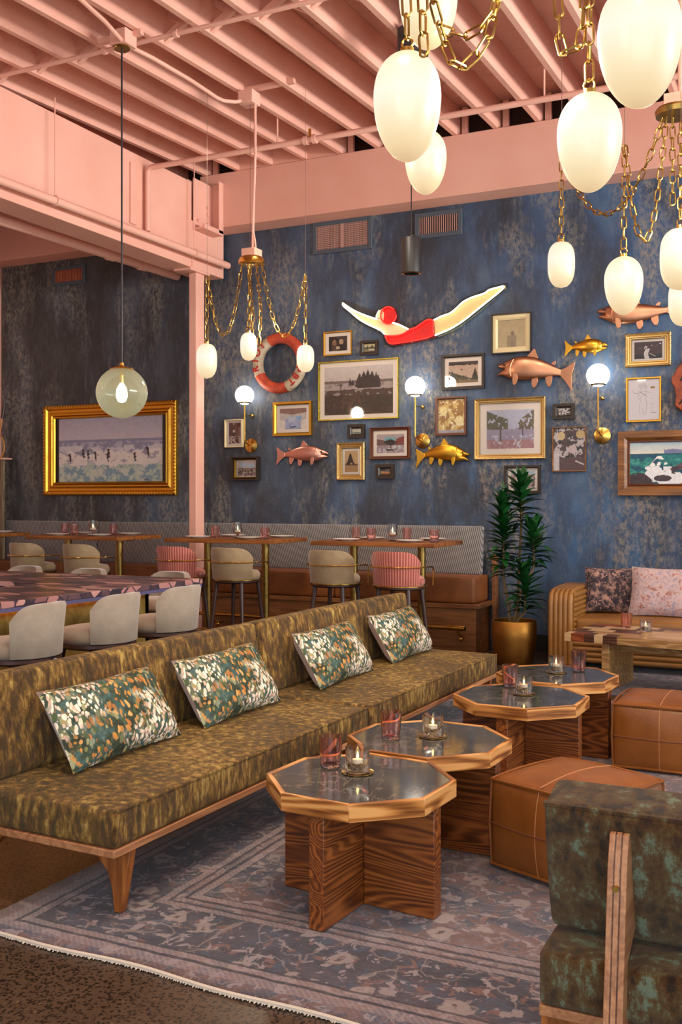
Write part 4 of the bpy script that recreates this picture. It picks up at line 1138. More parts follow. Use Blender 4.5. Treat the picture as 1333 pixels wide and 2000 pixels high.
plate('suit_panel', suit, MT['redpanel'], -0.046, -0.038)
plate('cap_panel', cap, MT['redpanel'], -0.05, -0.038)
hull = [(664, 586), (672, 584), (735, 609), (745, 597), (760, 594), (776, 604), (779, 624), (802, 636), (832, 620), (848, 618), (880, 606), (902, 582), (946, 566), (958, 557), (990, 551), (990, 562), (932, 612), (884, 648), (850, 662), (765, 679), (750, 672), (742, 650), (700, 630), (666, 600)]
plate('acrylic_backing', hull, MT['acrylic'], -0.03, -0.024)
def neon(px, mat, r_=0.0085, name='neon_tube'):
    pts = [p - o_ for p in npx(px, NY - 0.015)]
    # round the bends
    fine = []
    for a, b in zip(pts, pts[1:]):
        for k in range(4): fine.append(a.lerp(b, k / 4))
    fine.append(pts[-1])
    for _ in range(2): fine = [fine[0]] + [(fine[i - 1] + fine[i] * 2 + fine[i + 1]) / 4 for i in range(1, len(fine) - 1)] + [fine[-1]]
    MB().tube([p - Vector((0, 0.0, 0)) for p in fine], r_, 8).build(name, mat, t, smooth=80)
plate('face_panel', [(746, 603), (741, 606), (739, 611), (735, 617), (738, 619), (737, 623), (741, 628), (748, 632), (750, 612)], MT['fleshlit'], -0.052, -0.046)
MB().tube([p - o_ for p in npx([(742.5, 613), (745, 612), (747, 612.5)], NY - 0.014 + 0.022)], 0.0035, 6).build('painted_eye', MT['black'], t)
MB().tube([p - o_ for p in npx([(737.5, 621.5), (740, 621.5), (741.5, 622)], NY - 0.014 + 0.022)], 0.004, 6).build('painted_lips', MT['redpanel'], t)
neon([(737, 624), (735, 617), (741, 606)], MT['neonwhite'], 0.006)
neon([(735, 623), (725, 620), (708, 614), (690, 606), (676, 597), (669, 591), (671, 598), (684, 608), (702, 624), (722, 635), (745, 645), (752, 653)], MT['neonwhite'])
neon([(767, 630), (780, 634), (798, 643)], MT['neonwhite'])
neon([(848, 625), (864, 617), (878, 613), (888, 606), (905, 589), (924, 580), (948, 573), (955, 566), (975, 561), (986, 558), (980, 567), (961, 582), (930, 607), (908, 625), (882, 642), (850, 655)], MT['neonwhite'])
neon(cap[:21], MT['neonred'], 0.008)
neon([(753, 656), (758, 668), (765, 672), (790, 668), (816, 664), (848, 656), (846, 642), (847, 625), (837, 624), (829, 628), (813, 640), (799, 644), (789, 652), (775, 656), (753, 656)], MT['neonred'], 0.008)
for x, y in ((739, 646), (805, 641), (805, 669), (884, 608), (896, 630)):
    p = at_y(x, y, NY) - o_
    MB().cyl(p + Vector((0, 0.055, 0)), p + Vector((0, 0.0, 0)), 0.007, 8).build('standoff', MT['galv'], t)

# ================================================================== CARVED BURL
a = at_y(1313, 756, WY - 0.05)
t = thing('carved_plaque', 'red-brown wavy wooden plaque with burnt carving at the right edge', 'plaque', (a.x + 0.36, WY - 0.002, a.z))
poly = []
for k in range(48):
    an = 2 * PI * k / 48
    rr = 1 + 0.05 * math.sin(5 * an + 1) + 0.035 * math.sin(9 * an) + 0.02 * math.sin(17 * an + 2)
    poly.append((0.36 * rr * math.cos(an), 0.32 * rr * math.sin(an)))
MB().prism(poly, -0.045, 0, 'y').build('slab', MT['burl'], t, bevel=0.012)
m = MB()
random.seed(5)
for k in range(26):
    cx, cz = random.uniform(-0.27, 0.27), random.uniform(-0.22, 0.22)
    an = random.uniform(0, PI); l = random.uniform(.02, .05)
    m.tube([(cx - l * math.cos(an), -0.045, cz - l * math.sin(an)), (cx, -0.047, cz + .01), (cx + l * math.cos(an), -0.045, cz + l * math.sin(an))], 0.007, 6)
m.build('carving', MT['char'], t)

# ================================================================== SOFAS
SOFA_ROT = R(-2.0)
def sofa(label, x, y, L):
    t = thing('lounge_sofa', label, 'sofa', (x, y, 0.012), SOFA_ROT)
    # local: x = 0 front edge (towards the tables), -x back; y along
    Dp = 0.80
    bx('platform', MT['ply'], -Dp, 0.0, 0, L, 0.235, 0.262, t, bevel=0.003)
    MB().rbox((Dp / 2 - 0.002, L / 2 - 0.004, 0.068), 0.022, 8, (0.0, 0.0, 0.012), Matrix.Translation((-Dp / 2, L / 2, 0.262 + 0.068))).build('seat_cushion', MT['velvet'], t, smooth=60)
    # piping along the top front edge
    MB().tube([(-0.006, 0.02, 0.394), (-0.006, L - 0.02, 0.394)], 0.006, 6).build('piping', MT['velvet'], t)
    M = Matrix.Translation((-Dp + 0.05, L / 2, 0.59)) @ Matrix.Rotation(R(-9), 4, 'Y')
    MB().rbox((0.08, L / 2 - 0.004, 0.205), 0.03, 8, (0.008, 0, 0.008), M).build('back_cushion', MT['velvet'], t, smooth=60)
    # plywood legs: plates across the sofa, arched on the inner side
    for ye in (0.10, L - 0.13):
        outer = [(-0.01, 0.235), (-0.055, 0.0), (-0.085, 0.0), (-0.095, 0.08), (-0.115, 0.14), (-0.16, 0.185), (-0.23, 0.205), (-0.30, 0.21), (-0.30, 0.235)]
        MB().prism(outer, ye, ye + 0.035, 'y').build('leg', MT['oak'], t, bevel=0.003)
        inn = [(-Dp - x_, z_) for x_, z_ in outer]
        MB().prism(inn, ye, ye + 0.035, 'y').build('leg', MT['oak'], t, bevel=0.003)
        bx('stretcher', MT['oak'], -0.55, -0.25, ye + 0.004, ye + 0.03, 0.19, 0.235, t, smooth=0)
    for xx in (-0.16, -Dp + 0.12):
        bx('rail', MT['oak'], xx - 0.015, xx + 0.015, 0.13, L - 0.13, 0.175, 0.235, t, smooth=0)
    for yy in (0.4, L - 0.4):
        m = MB().tube([(-Dp - 0.02, yy, 0.25), (-Dp - 0.06, yy, 0.70)], 0.016, 8)
        m.build('back_post', MT['oak'], t)
    return t
S1 = Vector((-2.235, 2.83, 0)); L1 = 2.03
S2 = S1 + Vector((math.sin(-SOFA_ROT) * (L1 + .015), math.cos(SOFA_ROT) * (L1 + .015), 0))
sofa('nearer long olive crushed velvet sofa, its plywood leg on the rug corner', S1.x, S1.y, L1)
sofa('farther long olive velvet sofa, end to end with the nearer one, by the potted plant', S2.x, S2.y, 2.05)
def pillow_mesh(W, H, T, back=False, n=14):
    V = []; Fc = []
    for j in range(n + 1):
        for i in range(n + 1):
            u, v = 2 * i / n - 1, 2 * j / n - 1
            px = u * W / 2 * (1 - 0.05 * (1 - v * v)); pz = v * H / 2 * (1 - 0.07 * (1 - u * u))
            th = T / 2 * ((1 - u ** 4) * (1 - v ** 4)) ** 0.55
            V.append((px, (th if back else -th), pz))
    for j in range(n):
        for i in range(n):
            Fc.append((j * (n + 1) + i, j * (n + 1) + i + 1, (j + 1) * (n + 1) + i + 1, (j + 1) * (n + 1) + i))
    return MB().add(V, Fc)
def pillow(label, W, H, T, loc, rot, front, back, group=None, name='throw_pillow'):
    t = thing(name, label, 'pillow', loc, 0, group)
    t.rotation_euler = rot
    for nm, bk, mt in (('front_cover', False, front), ('back_cover', True, back)):
        m = pillow_mesh(W, H, T, bk)
        m.v = [(x_, y_, z_ + H / 2) for x_, y_, z_ in m.v]
        m.build(nm, mt, t, smooth=80)
    return t
for (yc, xb, lb) in ((3.48, -2.655, 'floral lumbar pillow nearest the camera, leaning on the near sofa back'), (4.36, -2.625, 'floral lumbar pillow at the far end of the nearer sofa'),
                     (5.46, -2.57, 'floral lumbar pillow at the near end of the farther sofa'), (6.47, -2.55, 'floral lumbar pillow at the far end of the farther sofa, farthest of the four')):
    pillow(lb, 0.74, 0.36, 0.17, (xb, yc, 0.425), (R(-32), 0, R(90) + SOFA_ROT + R(2)), MT['flowers'], MT['linen'], 'floral pillows on the velvet sofas')

# ================================================================== COFFEE TABLES
def octo(r, rot=0): return [(r * math.cos(rot + PI / 8 + k * PI / 4), r * math.sin(rot + PI / 8 + k * PI / 4)) for k in range(8)]
TOPZ = 0.47
def coffee(label, loc, rz):
    t = thing('octagonal_table', label, 'coffee table', (*loc, 0.012), rz, 'octagonal coffee tables')
    Ro, Ri = 0.356, 0.336
    z1 = TOPZ - 0.012; z0 = z1 - 0.062
    o8, i8 = octo(Ro), octo(Ri)
    for k in range(8):
        l = (k + 1) % 8
        # built along local x so that the grain follows the board
        mid = (Vector((*o8[k], 0)) + Vector((*o8[l], 0))) / 2
        an = math.atan2(o8[l][1] - o8[k][1], o8[l][0] - o8[k][0])
        M = Matrix.Translation(mid) @ Matrix.Rotation(an, 4, 'Z'); Mi = M.inverted()
        def q(p, z): return tuple(Mi @ Vector((p[0], p[1], z)))
        b = MB().hexa([q(o8[k], z0), q(o8[l], z0), q(i8[l], z0), q(i8[k], z0), q(o8[k], z1), q(o8[l], z1), q(i8[l], z1), q(i8[k], z1)]).build('edge_board', MT['edge'], t, bevel=0.002)
        b.matrix_local = M
    MB().prism(octo(Ri - 0.001), z0, z1 - 0.003).build('stone_inset', MT['stone'], t, smooth=0)
    for k in range(4):
        M = Matrix.Rotation(k * PI / 2, 4, 'Z')
        p = bx('base_panel', MT['ash'], 0.0305 if k % 2 else 0.031, 0.315, -0.03, 0.03, 0, z0, t, bevel=0.003)
        p.matrix_local = M
    bx('base_core', MT['ash'], -0.03, 0.03, -0.03, 0.03, 0, z0, t, smooth=0)
    return t
CT = [((-1.563, 3.421), -4.3), ((-1.552, 4.112), -2.6), ((-1.451, 5.211), -2.0), ((-1.436, 5.939), -5.4)]
for ((x, y), a), lb in zip(CT, ('nearest octagonal wood table with dark stone top, at the near sofa', 'second octagonal table from the camera, touching the nearest one',
                               'third octagonal table from the camera, beside the leather poufs', 'farthest octagonal table, by the farther leather pouf')):
    coffee(lb, (x, y), R(a))

def tumbler_proto():
    t = thing('tumbler', 'x', 'glass', (0, 0, 0))
    prof = [(0.0, 0.0), (0.033, 0.0), (0.036, 0.004), (0.0385, 0.03), (0.044, 0.085), (0.0455, 0.118), (0.0435, 0.118), (0.0415, 0.085), (0.0355, 0.03), (0.033, 0.012), (0.0, 0.010)]
    MB().lathe(prof, 48, caps=False, flute=lambda a, j: (0.035 * abs(math.sin(a * 12)) if 2 <= j <= 4 else 0)).build('bowl', MT['pinkglass'], t, smooth=60)
    return t
def votive_proto():
    t = thing('votive_candle', 'x', 'candle', (0, 0, 0))
    prof = [(0.0, 0.0), (0.044, 0.0), (0.046, 0.003), (0.046, 0.094), (0.0435, 0.094), (0.0435, 0.006), (0.0, 0.006)]
    MB().lathe(prof, 36, caps=False, flute=lambda a, j: (0.012 * math.sin(a * 18) if 2 <= j <= 3 else 0)).build('holder', MT['clear'], t, smooth=60)
    m = MB(); random.seed(11)
    for k in range(60):
        rr, an = 0.037 * math.sqrt(random.random()), random.uniform(0, 2 * PI)
        m.sphere((rr * math.cos(an), rr * math.sin(an), 0.011 + random.random() * 0.026), random.uniform(.0045, .007), 6, 4, (1, 1, .75))
    tag(m.build('pebbles', MT['pebble'], t), kind='stuff')
    MB().lathe([(0, 0.036), (0.019, 0.036), (0.02, 0.05), (0.017, 0.051), (0, 0.049)], 20).build('tealight', MT['wax'], t)
    MB().lathe([(0, 0.05), (0.0035, 0.054), (0.005, 0.061), (0.003, 0.071), (0, 0.079)], 10).build('flame', MT['flame'], t)
    return t
TUM, VOT = tumbler_proto(), votive_proto()
ut = uv = False
names4 = ('nearest octagonal table', 'second octagonal table', 'third octagonal table', 'farthest octagonal table')
TP = [((646, 1497), (699, 1508)), ((764, 1443), (846, 1438)), ((997, 1340), (1024, 1355)), ((1131, 1310), (1087, 1313))]
for nm, (a, b) in zip(names4, TP):
    p = at_z(*a, TOPZ - 0.003)
    place(TUM, ut, p, random.uniform(0, 3), f'pink ribbed glass tumbler on the {nm}', 'pink tumblers on the low tables'); ut = True
    p = at_z(*b, TOPZ)
    place(VOT, uv, p + Vector((0, 0, 0.002)), random.uniform(0, 3), f'clear votive glass with pebbles and lit tealight on the {nm}', 'votive candles on the low tables'); uv = True
    cst = MB().lathe([(0, 0), (0.055, 0), (0.062, 0.004), (0.062, 0.005), (0.054, 0.003), (0, 0.003)], 32).build('coaster', MT['brass'])
    cst.location = p - Vector((0, 0, 0.0028))
    tag(cst, f'round brass coaster under the votive on the {nm}', 'coaster', 'brass coasters')

# ================================================================== POUFS
def pouf(label, c_, s_, h, rz):
    t = thing('leather_pouf', label, 'pouf', (*c_, 0.012), rz, 'leather poufs')
    hs = s_ / 2
    m = MB().rbox((hs, hs, h / 2), 0.035, 8, (0.03, 0.03, 0.022), Matrix.Translation((0, 0, h / 2)))
    m.v = [(a_, b_, max(c2_, 0.0)) for a_, b_, c2_ in m.v]
    m.build('cushion', MT['pouf'], t, smooth=60)
    # raised welt seams on the edges
    def welt(z):
        e = hs - 0.006
        p = []
        for k in range(4):
            a = [(-e, -e), (e, -e), (e, e), (-e, e)][k]; b = [(e, -e), (e, e), (-e, e), (-e, -e)][k]
            for q in np.linspace(0, 1, 9)[:-1]:
                x_, y_ = a[0] + (b[0] - a[0]) * q, a[1] + (b[1] - a[1]) * q
                bul = 1 + 0.045 * (1 - (2 * q - 1) ** 2)
                p.append((x_ * bul if abs(x_) == e else x_, y_ * bul if abs(y_) == e else y_, z + 0.006 * math.sin(q * PI)))
        return MB().tube(p, 0.007, 6, True)
    welt(h - 0.012).build('top_welt', MT['pouf'], t); welt(0.014).build('bottom_welt', MT['pouf'], t)
    for k in range(4):
        sx, sy = ((1, 1), (1, -1), (-1, -1), (-1, 1))[k]
        e = hs - 0.008
        MB().tube([(sx * e, sy * e, 0.015), (sx * (e + .006), sy * (e + .006), h / 2), (sx * e, sy * e, h - 0.012)], 0.006, 6).build('corner_welt', MT['pouf'], t)
    # stitched seams: one over the top and down two sides, one around the middle
    top = [(0, y_, h + 0.022 * (1 - (y_ / hs) ** 2) + 0.001) for y_ in np.linspace(-hs * .98, hs * .98, 13)]
    MB().tube(top, 0.0026, 6).build('top_seam', MT['seamlight'], t)
    for sy in (-1, 1):
        MB().tube([(0, sy * (hs + 0.03 * (1 - (2 * z_ / h - 1) ** 2) + 0.0), z_) for z_ in np.linspace(0.02, h - 0.01, 9)], 0.0024, 6).build('side_seam', MT['seamlight'], t)
    mid = []
    for k in range(4):
        for q in np.linspace(-1, 1, 9)[:-1]:
            r_ = hs + 0.03 * (1 - q * q)
            mid.append([(q * hs, -r_, h * .5), (r_, q * hs, h * .5), (-q * hs, r_, h * .5), (-r_, -q * hs, h * .5)][k])
    MB().tube(mid, 0.0035, 6, True).build('middle_seam', MT['seam'], t)
    return t
pouf('nearer square saddle leather pouf, behind the green velvet chair', (-0.91, 4.10), 0.50, 0.365, R(-22))
pouf('farther square saddle leather pouf at the right edge, beside the farthest octagonal table', (-0.81, 5.95), 0.52, 0.365, R(-1))

# ================================================================== VELVET LOUNGE CHAIR, seen from behind
t = thing('lounge_chair', 'green-brown crushed velvet lounge chair seen from behind with curved plywood back leg', 'chair', (-0.635, 2.44, 0.012))
CW = 0.78
bx('platform', MT['ply'], 0, CW, 0.0, 0.72, 0.225, 0.252, t, bevel=0.003)
MB().rbox((CW / 2, 0.365, 0.068), 0.018, 8, (0.005, 0.004, 0.012), Matrix.Translation((CW / 2, 0.36, 0.32))).build('seat_cushion', MT['velvet2'], t, smooth=60)
MB().rbox((CW / 2, 0.074, 0.172), 0.02, 8, (0.008, 0.014, 0.008), Matrix.Translation((CW / 2, 0.150, 0.582)) @ Matrix.Rotation(R(13), 4, 'X')).build('back_cushion', MT['velvet2'], t, smooth=60)
MB().tube([(0.0, 0.050, 0.731), (CW, 0.050, 0.731)], 0.008, 6).build('piping', MT['velvet2'], t)
for X in (0.168, CW - 0.168 - 0.045):
    poly = [(-0.13, 0.0), (-0.08, 0.0), (-0.035, 0.2), (0.0, 0.25), (0.0, 0.392), (0.11, 0.44), (0.085, 0.55), (0.045, 0.67), (0.03, 0.692), (0.014, 0.69), (-0.012, 0.62), (-0.045, 0.42), (-0.085, 0.2)]
    lg = MB().prism(poly, X, X + 0.014, 'x').build('back_leg', MT['ply'], t, bevel=0.002)
    MB().prism([(a_ + .0006, b_) for a_, b_ in poly], X + 0.014, X + 0.0165, 'x').build('veneer_layer', MT['walnut'], lg, smooth=0)
    MB().prism(poly, X + 0.0165, X + 0.0285, 'x').build('veneer_layer', MT['ply'], lg, bevel=0.001)
    MB().prism([(a_ + .0006, b_) for a_, b_ in poly], X + 0.0285, X + 0.031, 'x').build('veneer_layer', MT['walnut'], lg, smooth=0)
    MB().prism(poly, X + 0.031, X + 0.045, 'x').build('veneer_layer', MT['ply'], lg, bevel=0.002)
    MB().cyl((X + 0.022, -0.030, 0.575), (X + 0.022, -0.010, 0.575), 0.007, 12).build('brass_screw', MT['brass'], t)
    MB().prism([(0.6, 0.0), (0.64, 0.0), (0.68, 0.225), (0.54, 0.225)], X, X + 0.04, 'x').build('front_leg', MT['oak'], t, bevel=0.003)
bx('rear_rail', MT['oak'], 0.0, CW, 0.02, 0.05, 0.17, 0.226, t, bevel=0.003)

# ================================================================== RUGS
rx, ry = -2.70, 2.62
rg = thing('area_rug', 'large faded lilac and slate Persian rug under the sofas and octagonal tables', 'rug', (rx, ry, 0))
m = MB(); nx, ny = 40, 40
random.seed(9)
V = []
for j in range(ny + 1):
    for i in range(nx + 1):
        x_, y_ = RUG_W * i / nx, RUG_H * j / ny
        yo = (0.012 * math.sin(x_ * 3.1) + 0.008 * math.sin(x_ * 9.7 + 1)) if j == 0 else 0
        V.append((x_, y_ + yo, 0.010 + (0.004 * math.sin(x_ * 4 + 1) if j == 0 else 0)))
m.add(V, [(j * (nx + 1) + i, j * (nx + 1) + i + 1, (j + 1) * (nx + 1) + i + 1, (j + 1) * (nx + 1) + i) for j in range(ny) for i in range(nx)])
o_ = m.build('pile', MT['rug'], rg, smooth=60)
sm = o_.modifiers.new('thickness', 'SOLIDIFY'); sm.thickness = 0.009; sm.offset = -1
m = MB()
pts = [(x_, 0.012 * math.sin(x_ * 3.1) + 0.008 * math.sin(x_ * 9.7 + 1) - 0.006, 0.009) for x_ in np.linspace(0, RUG_W, 90)]
m.tube(pts, 0.008, 6)
for k in range(420):
    x_ = RUG_W * k / 420 + random.uniform(-.003, .003)
    y_ = 0.012 * math.sin(x_ * 3.1) + 0.008 * math.sin(x_ * 9.7 + 1) - 0.008
    m.tube([(x_, y_, 0.008), (x_ + random.uniform(-.004, .004), y_ - random.uniform(.004, .013), 0.004)], 0.0026, 4)
tag(m.build('fringe', MT['fringe'], rg), kind='stuff')
r2 = MB().box(0, 4, 0, 2.0, 0, 0.01).build('area_rug', MT['rug2'])
r2.location = (-1.95, 7.86, 0.0)
tag(r2, 'dark slate wavy rug under the tan leather sofa', 'rug')

# ================================================================== BANQUETTE
BY0, BX0, BX1 = 9.30, -9.40, -3.04
t = thing('banquette', 'long built-in oak banquette with striped back and cognac leather seat along the blue wall', 'bench', (BX0, BY0, 0))
BL = BX1 - BX0
bx('base_panel', MT['banq'], 0, BL, 0.03, 0.49, 0, 0.445, t, bevel=0.003)
bx('ledge', MT['banq'], -0.01, BL + 0.045, -0.01, 0.49, 0.446, 0.49, t, bevel=0.004)
bx('end_panel', MT['banq'], BL + 0.045, BL + 0.085, 0.40, 0.49, 0, 0.96, t, bevel=0.003)
sg = [0.0, 1.5, 3.05, 4.85, BL]
for a, b in zip(sg, sg[1:]):
    W = b - a - 0.006
    MB().rbox((W / 2, 0.24, 0.128), 0.028, 6, (0, 0.004, 0.006), Matrix.Translation((a + W / 2, 0.245, 0.492 + 0.128))).build('seat_cushion', MT['cognac'], t, smooth=60)
    M = Matrix.Translation((a + W / 2 - (0.03 if b == BL else 0), 0.425, 0.985)) @ Matrix.Rotation(R(-6), 4, 'X')
    MB().rbox((W / 2 - (0.02 if b == BL else 0), 0.045, 0.245), 0.025, 6, (0, 0.008, 0), M).build('back_cushion', MT['pinstripe'], t, smooth=60)
rail = MB().tube([(0.3, -0.15, 0.275), (BL - 0.05, -0.15, 0.275)], 0.019, 12).build('foot_rail', MT['brass'], t)
MB().cyl((BL - 0.22, -0.15, 0.275), (BL - 0.05, -0.15, 0.275), 0.026, 12).build('rail_end_cap', MT['brass'], rail)
for xx in (1.2, 2.7, 3.5, 4.6, BL - 0.12):
    MB().tube([(xx, -0.15, 0.262), (xx - 0.005, -0.14, 0.22), (xx + .02, -0.1, 0.19), (xx + 0.01, -0.05, 0.17), (xx, 0.03, 0.17)], 0.011, 8).build('rail_bracket', MT['brass'], rail)
    MB().sphere((xx + 0.01, -0.09, 0.165), 0.022, 10, 6).build('bracket_knob', MT['brass'], rail)

# ================================================================== HIGH TABLES
TZ = 1.112
HT = [(-7.80, -6.56), (-5.98, -4.76), (-4.33, -3.10), (-9.4, -8.42)]
HTN = ['high oak table left of the column, in front of the seascape', 'high oak table just right of the pink column', 'high oak table nearest the potted plant', 'high oak table at the far left edge']
TY0, TY1 = 8.36, 9.12
def high_table(label, x0, x1):
    t = thing('high_table', label, 'table', ((x0 + x1) / 2, (TY0 + TY1) / 2, 0), 0, 'high tables at the banquette')
    W = (x1 - x0) / 2; D = (TY1 - TY0) / 2
    bx('tabletop', MT['tabletop'], -W, W, -D, D, TZ - 0.04, TZ, t, bevel=0.004)
    bx('under_plate', MT['black'], -W * .8, W * .8, -0.06, 0.06, TZ - 0.052, TZ - 0.04, t, smooth=0)
    for s_ in (-1, 1):
        MB().cyl((s_ * (W - 0.27), 0, 0.012), (s_ * (W - 0.27), 0, TZ - 0.05), 0.038, 20).build('post', MT['antique'], t)
        MB().lathe([(0.2, 0), (0.2, 0.008), (0.05, 0.014), (0, 0.014)], 28, Matrix.Translation((s_ * (W - .27), 0, 0))).build('foot_plate', MT['antique'], t)
    return t
for (a, b), lb in zip(HT, HTN): high_table(lb, a, b)
def on_table(px, Y): r = ray(px, 1040); k = Y / r.y; return Vector((r.x * k, Y, TZ))
def plate_proto():
    t = thing('dinner_plate', 'x', 'plate')
    MB().lathe([(0, 0), (0.07, 0), (0.08, 0.006), (0.125, 0.017), (0.127, 0.02), (0.12, 0.019), (0.078, 0.009), (0, 0.008)], 36).build('dish', MT['white'], t)
    return t
def goblet_proto():
    t = thing('candle_goblet', 'x', 'candle')
    MB().lathe([(0, 0), (0.042, 0), (0.042, 0.004), (0.012, 0.012), (0.010, 0.03), (0.03, 0.045), (0.044, 0.06), (0.046, 0.16), (0.0435, 0.16), (0.041, 0.064), (0.0, 0.055)], 32, caps=False,
               flute=lambda a, j: (0.03 * math.sin(a * 8 + j) if 6 <= j <= 7 else 0)).build('goblet', MT['clear'], t, smooth=60)
    MB().lathe([(0, 0.06), (0.03, 0.062), (0.03, 0.085), (0, 0.085)], 16).build('candle', MT['wax'], t)
    MB().lathe([(0, 0.086), (0.006, 0.094), (0.008, 0.106), (0.004, 0.122), (0, 0.132)], 10).build('flame', MT['flame'], t)
    return t
PL, GO = plate_proto(), goblet_proto()
upl = ugo = False
tabs = {'the high table left of the column': dict(p=[(112, 8.52, 'leftmost'), (164, 8.98, 'back middle'), (194, 8.52, 'front middle'), (253, 8.98, 'rightmost')], t=[(127, 8.95, 'leftmost'), (145.5, 8.66, 'second'), (222, 8.84, 'rightmost')], g=182),
        'the high table right of the column': dict(p=[(387, 8.52, 'leftmost'), (455.5, 9.0, 'back middle'), (488, 8.52, 'front middle'), (551, 8.98, 'rightmost')], t=[(421.5, 8.7, 'left'), (518, 8.5, 'right')], g=464.5),
        'the high table nearest the plant': dict(p=[(677, 8.55, 'leftmost'), (728, 9.0, 'back middle'), (801, 8.52, 'front middle'), (845, 9.0, 'rightmost')], t=[(696, 8.96, 'leftmost'), (725.5, 8.66, 'second from the left'), (795.5, 8.96, 'third from the left'), (849, 8.55, 'rightmost')], g=767),
        'the high table at the far left edge': dict(p=[(4, 8.9, 'only visible')], t=[], g=None)}
for nm, d in tabs.items():
    for px, Y, w_ in d['p']:
        place(PL, upl, on_table(px, Y), 0, f'white plate on {nm}, {w_} of its plates', 'white plates on the high tables'); upl = True
    for px, Y, w_ in d['t']:
        o_ = copy_tree(TUM); o_.location = on_table(px, Y)
        tag(o_, f'pink tumbler on {nm}, {w_} of its glasses', 'glass', 'pink tumblers on the high tables')
    if d['g']:
        place(GO, ugo, on_table(d['g'], 8.62), 0, f'lit candle in a footed glass on {nm}', 'candle goblets on the high tables'); ugo = True

# ================================================================== STOOLS
def stool(label, mat, seatmat, rail, h=0.77, name='bar_stool', group=None):
    """faces +y; back wraps round the -y side"""
    t = thing(name, label, 'stool', (0, 0, 0), 0, group)
    zs = h
    # frame ring and legs
    MB().lathe([(0.0, zs - 0.03), (0.20, zs - 0.03), (0.222, zs - 0.018), (0.222, zs), (0.0, zs)], 32).build('seat_frame', MT['darkwood'], t)
    MB().lathe([(0.0, zs + 0.001), (0.198, zs + 0.001), (0.210, zs + 0.02), (0.210, zs + 0.05), (0.192, zs + 0.078), (0.14, zs + 0.088), (0, zs + 0.09)], 32).build('seat_cushion', seatmat, t, smooth=60)
    n, hb, WR = 26, (0.29 if h > 0.7 else 0.275), (70 if h > 0.7 else 62)
    A = np.linspace(R(-90 - WR), R(-90 + WR), n + 1)
    V = []; Fc = []
    lev = [(0.0, 0.0), (0.02, 0.004), (0.5, 0.010), (0.93, 0.020), (1.0, 0.014)]
    m_ = 2 * len(lev)
    for a in A:
        k = abs(a + PI / 2) / R(WR)
        top = hb * (1 - 0.30 * k ** 5)
        edge = 1.0 if k < 0.97 else 0.8
        row = []
        for (f, fl) in lev: row.append((0.216 + 0.006 + fl * 1.2, f * top))
        for (f, fl) in reversed(lev): row.append((0.216 - 0.045 * edge + fl * 1.2 + (0.006 if f in (0.0, 1.0) else 0), f * top * 0.985 + 0.002))
        for r_, z_ in row: V.append((r_ * math.cos(a), r_ * math.sin(a), zs + 0.005 + z_))
    for i in range(n):
        for j in range(m_):
            l = (j + 1) % m_
            Fc.append((i * m_ + j, i * m_ + l, (i + 1) * m_ + l, (i + 1) * m_ + j))
    Fc += [tuple(range(m_)), tuple(n * m_ + j for j in range(m_))]
    MB().add(V, Fc).build('backrest', mat, t, smooth=50)
    for sx, sy in ((-1, -1), (1, -1), (-1, 1), (1, 1)):
        MB().tube([(sx * 0.135, sy * 0.135, zs - 0.025), (sx * 0.20, sy * 0.20, 0.0)], [0.021, 0.013], 10).build('leg', MT['darkwood'], t)
    fz = 0.27 if h > 0.7 else 0.2
    q = 0.135 + 0.065 * (1 - fz / zs)
    for a, b in (((-q, -q), (q, -q)), ((q, -q), (q, q)), ((q, q), (-q, q)), ((-q, q), (-q, -q))):
        MB().cyl((*a, fz), (*b, fz), 0.007, 8).build('footrest', MT['brass'], t)
    if rail:
        pts = [(0.26 * math.cos(a), 0.26 * math.sin(a), zs + 0.165) for a in np.linspace(R(-90 - 95), R(-90 + 95), 25)]
        pre = [(-0.25, 0.12, zs + 0.0), (-0.258, 0.115, zs + 0.13), (-0.262, 0.09, zs + 0.16)]
        post = [(-x_, y_, z_) for x_, y_, z_ in pre[::-1]]
        MB().tube(pre + pts + post, 0.006, 8).build('arm_rail', MT['brass'], t)
        MB().tube([(0.229 * math.cos(a), 0.229 * math.sin(a), zs + 0.001) for a in np.linspace(0, 2 * PI, 33)[:-1]], 0.006, 6, True).build('brass_band', MT['brass'], t)
    else:
        bx('maker_tag', MT['black'], -0.02, 0.02, -0.231, -0.222, zs - 0.016, zs - 0.002, t, smooth=0)
        bx('tag_plate', MT['white'], -0.012, 0.012, -0.2325, -0.231, zs - 0.011, zs - 0.007, t, smooth=0)
    return t
def stool_at(px, Y): r = ray(px, 1140); k = Y / r.y; return (r.x * k, Y, 0)
ol = stool('x', MT['taupe'], MT['taupe'], True, group='upholstered stools at the high tables')
pk = stool('x', MT['cord'], MT['cordseat'], True, group='upholstered stools at the high tables')
sp = [(ol, 67, 'leftmost taupe velvet stool, at the high table left of the column'), (ol, 172, 'second taupe velvet stool from the left, at the high table left of the column'),
      (pk, 357, 'pink corduroy stool in front of the pink column'), (ol, 464, 'taupe velvet stool right of the column, next to the pink stool'),
      (ol, 657, 'taupe velvet stool at the high table nearest the plant'), (pk, 782, 'pink corduroy stool at the high table nearest the plant')]
seen = set()
for pr, px, lb in sp:
    place(pr, id(pr) in seen, stool_at(px, 7.95), R(-3), lb); seen.add(id(pr))
lo = stool('x', MT['greytaupe'], MT['greytaupe'], False, 0.69, 'counter_stool', 'stools along the near side of the bar')
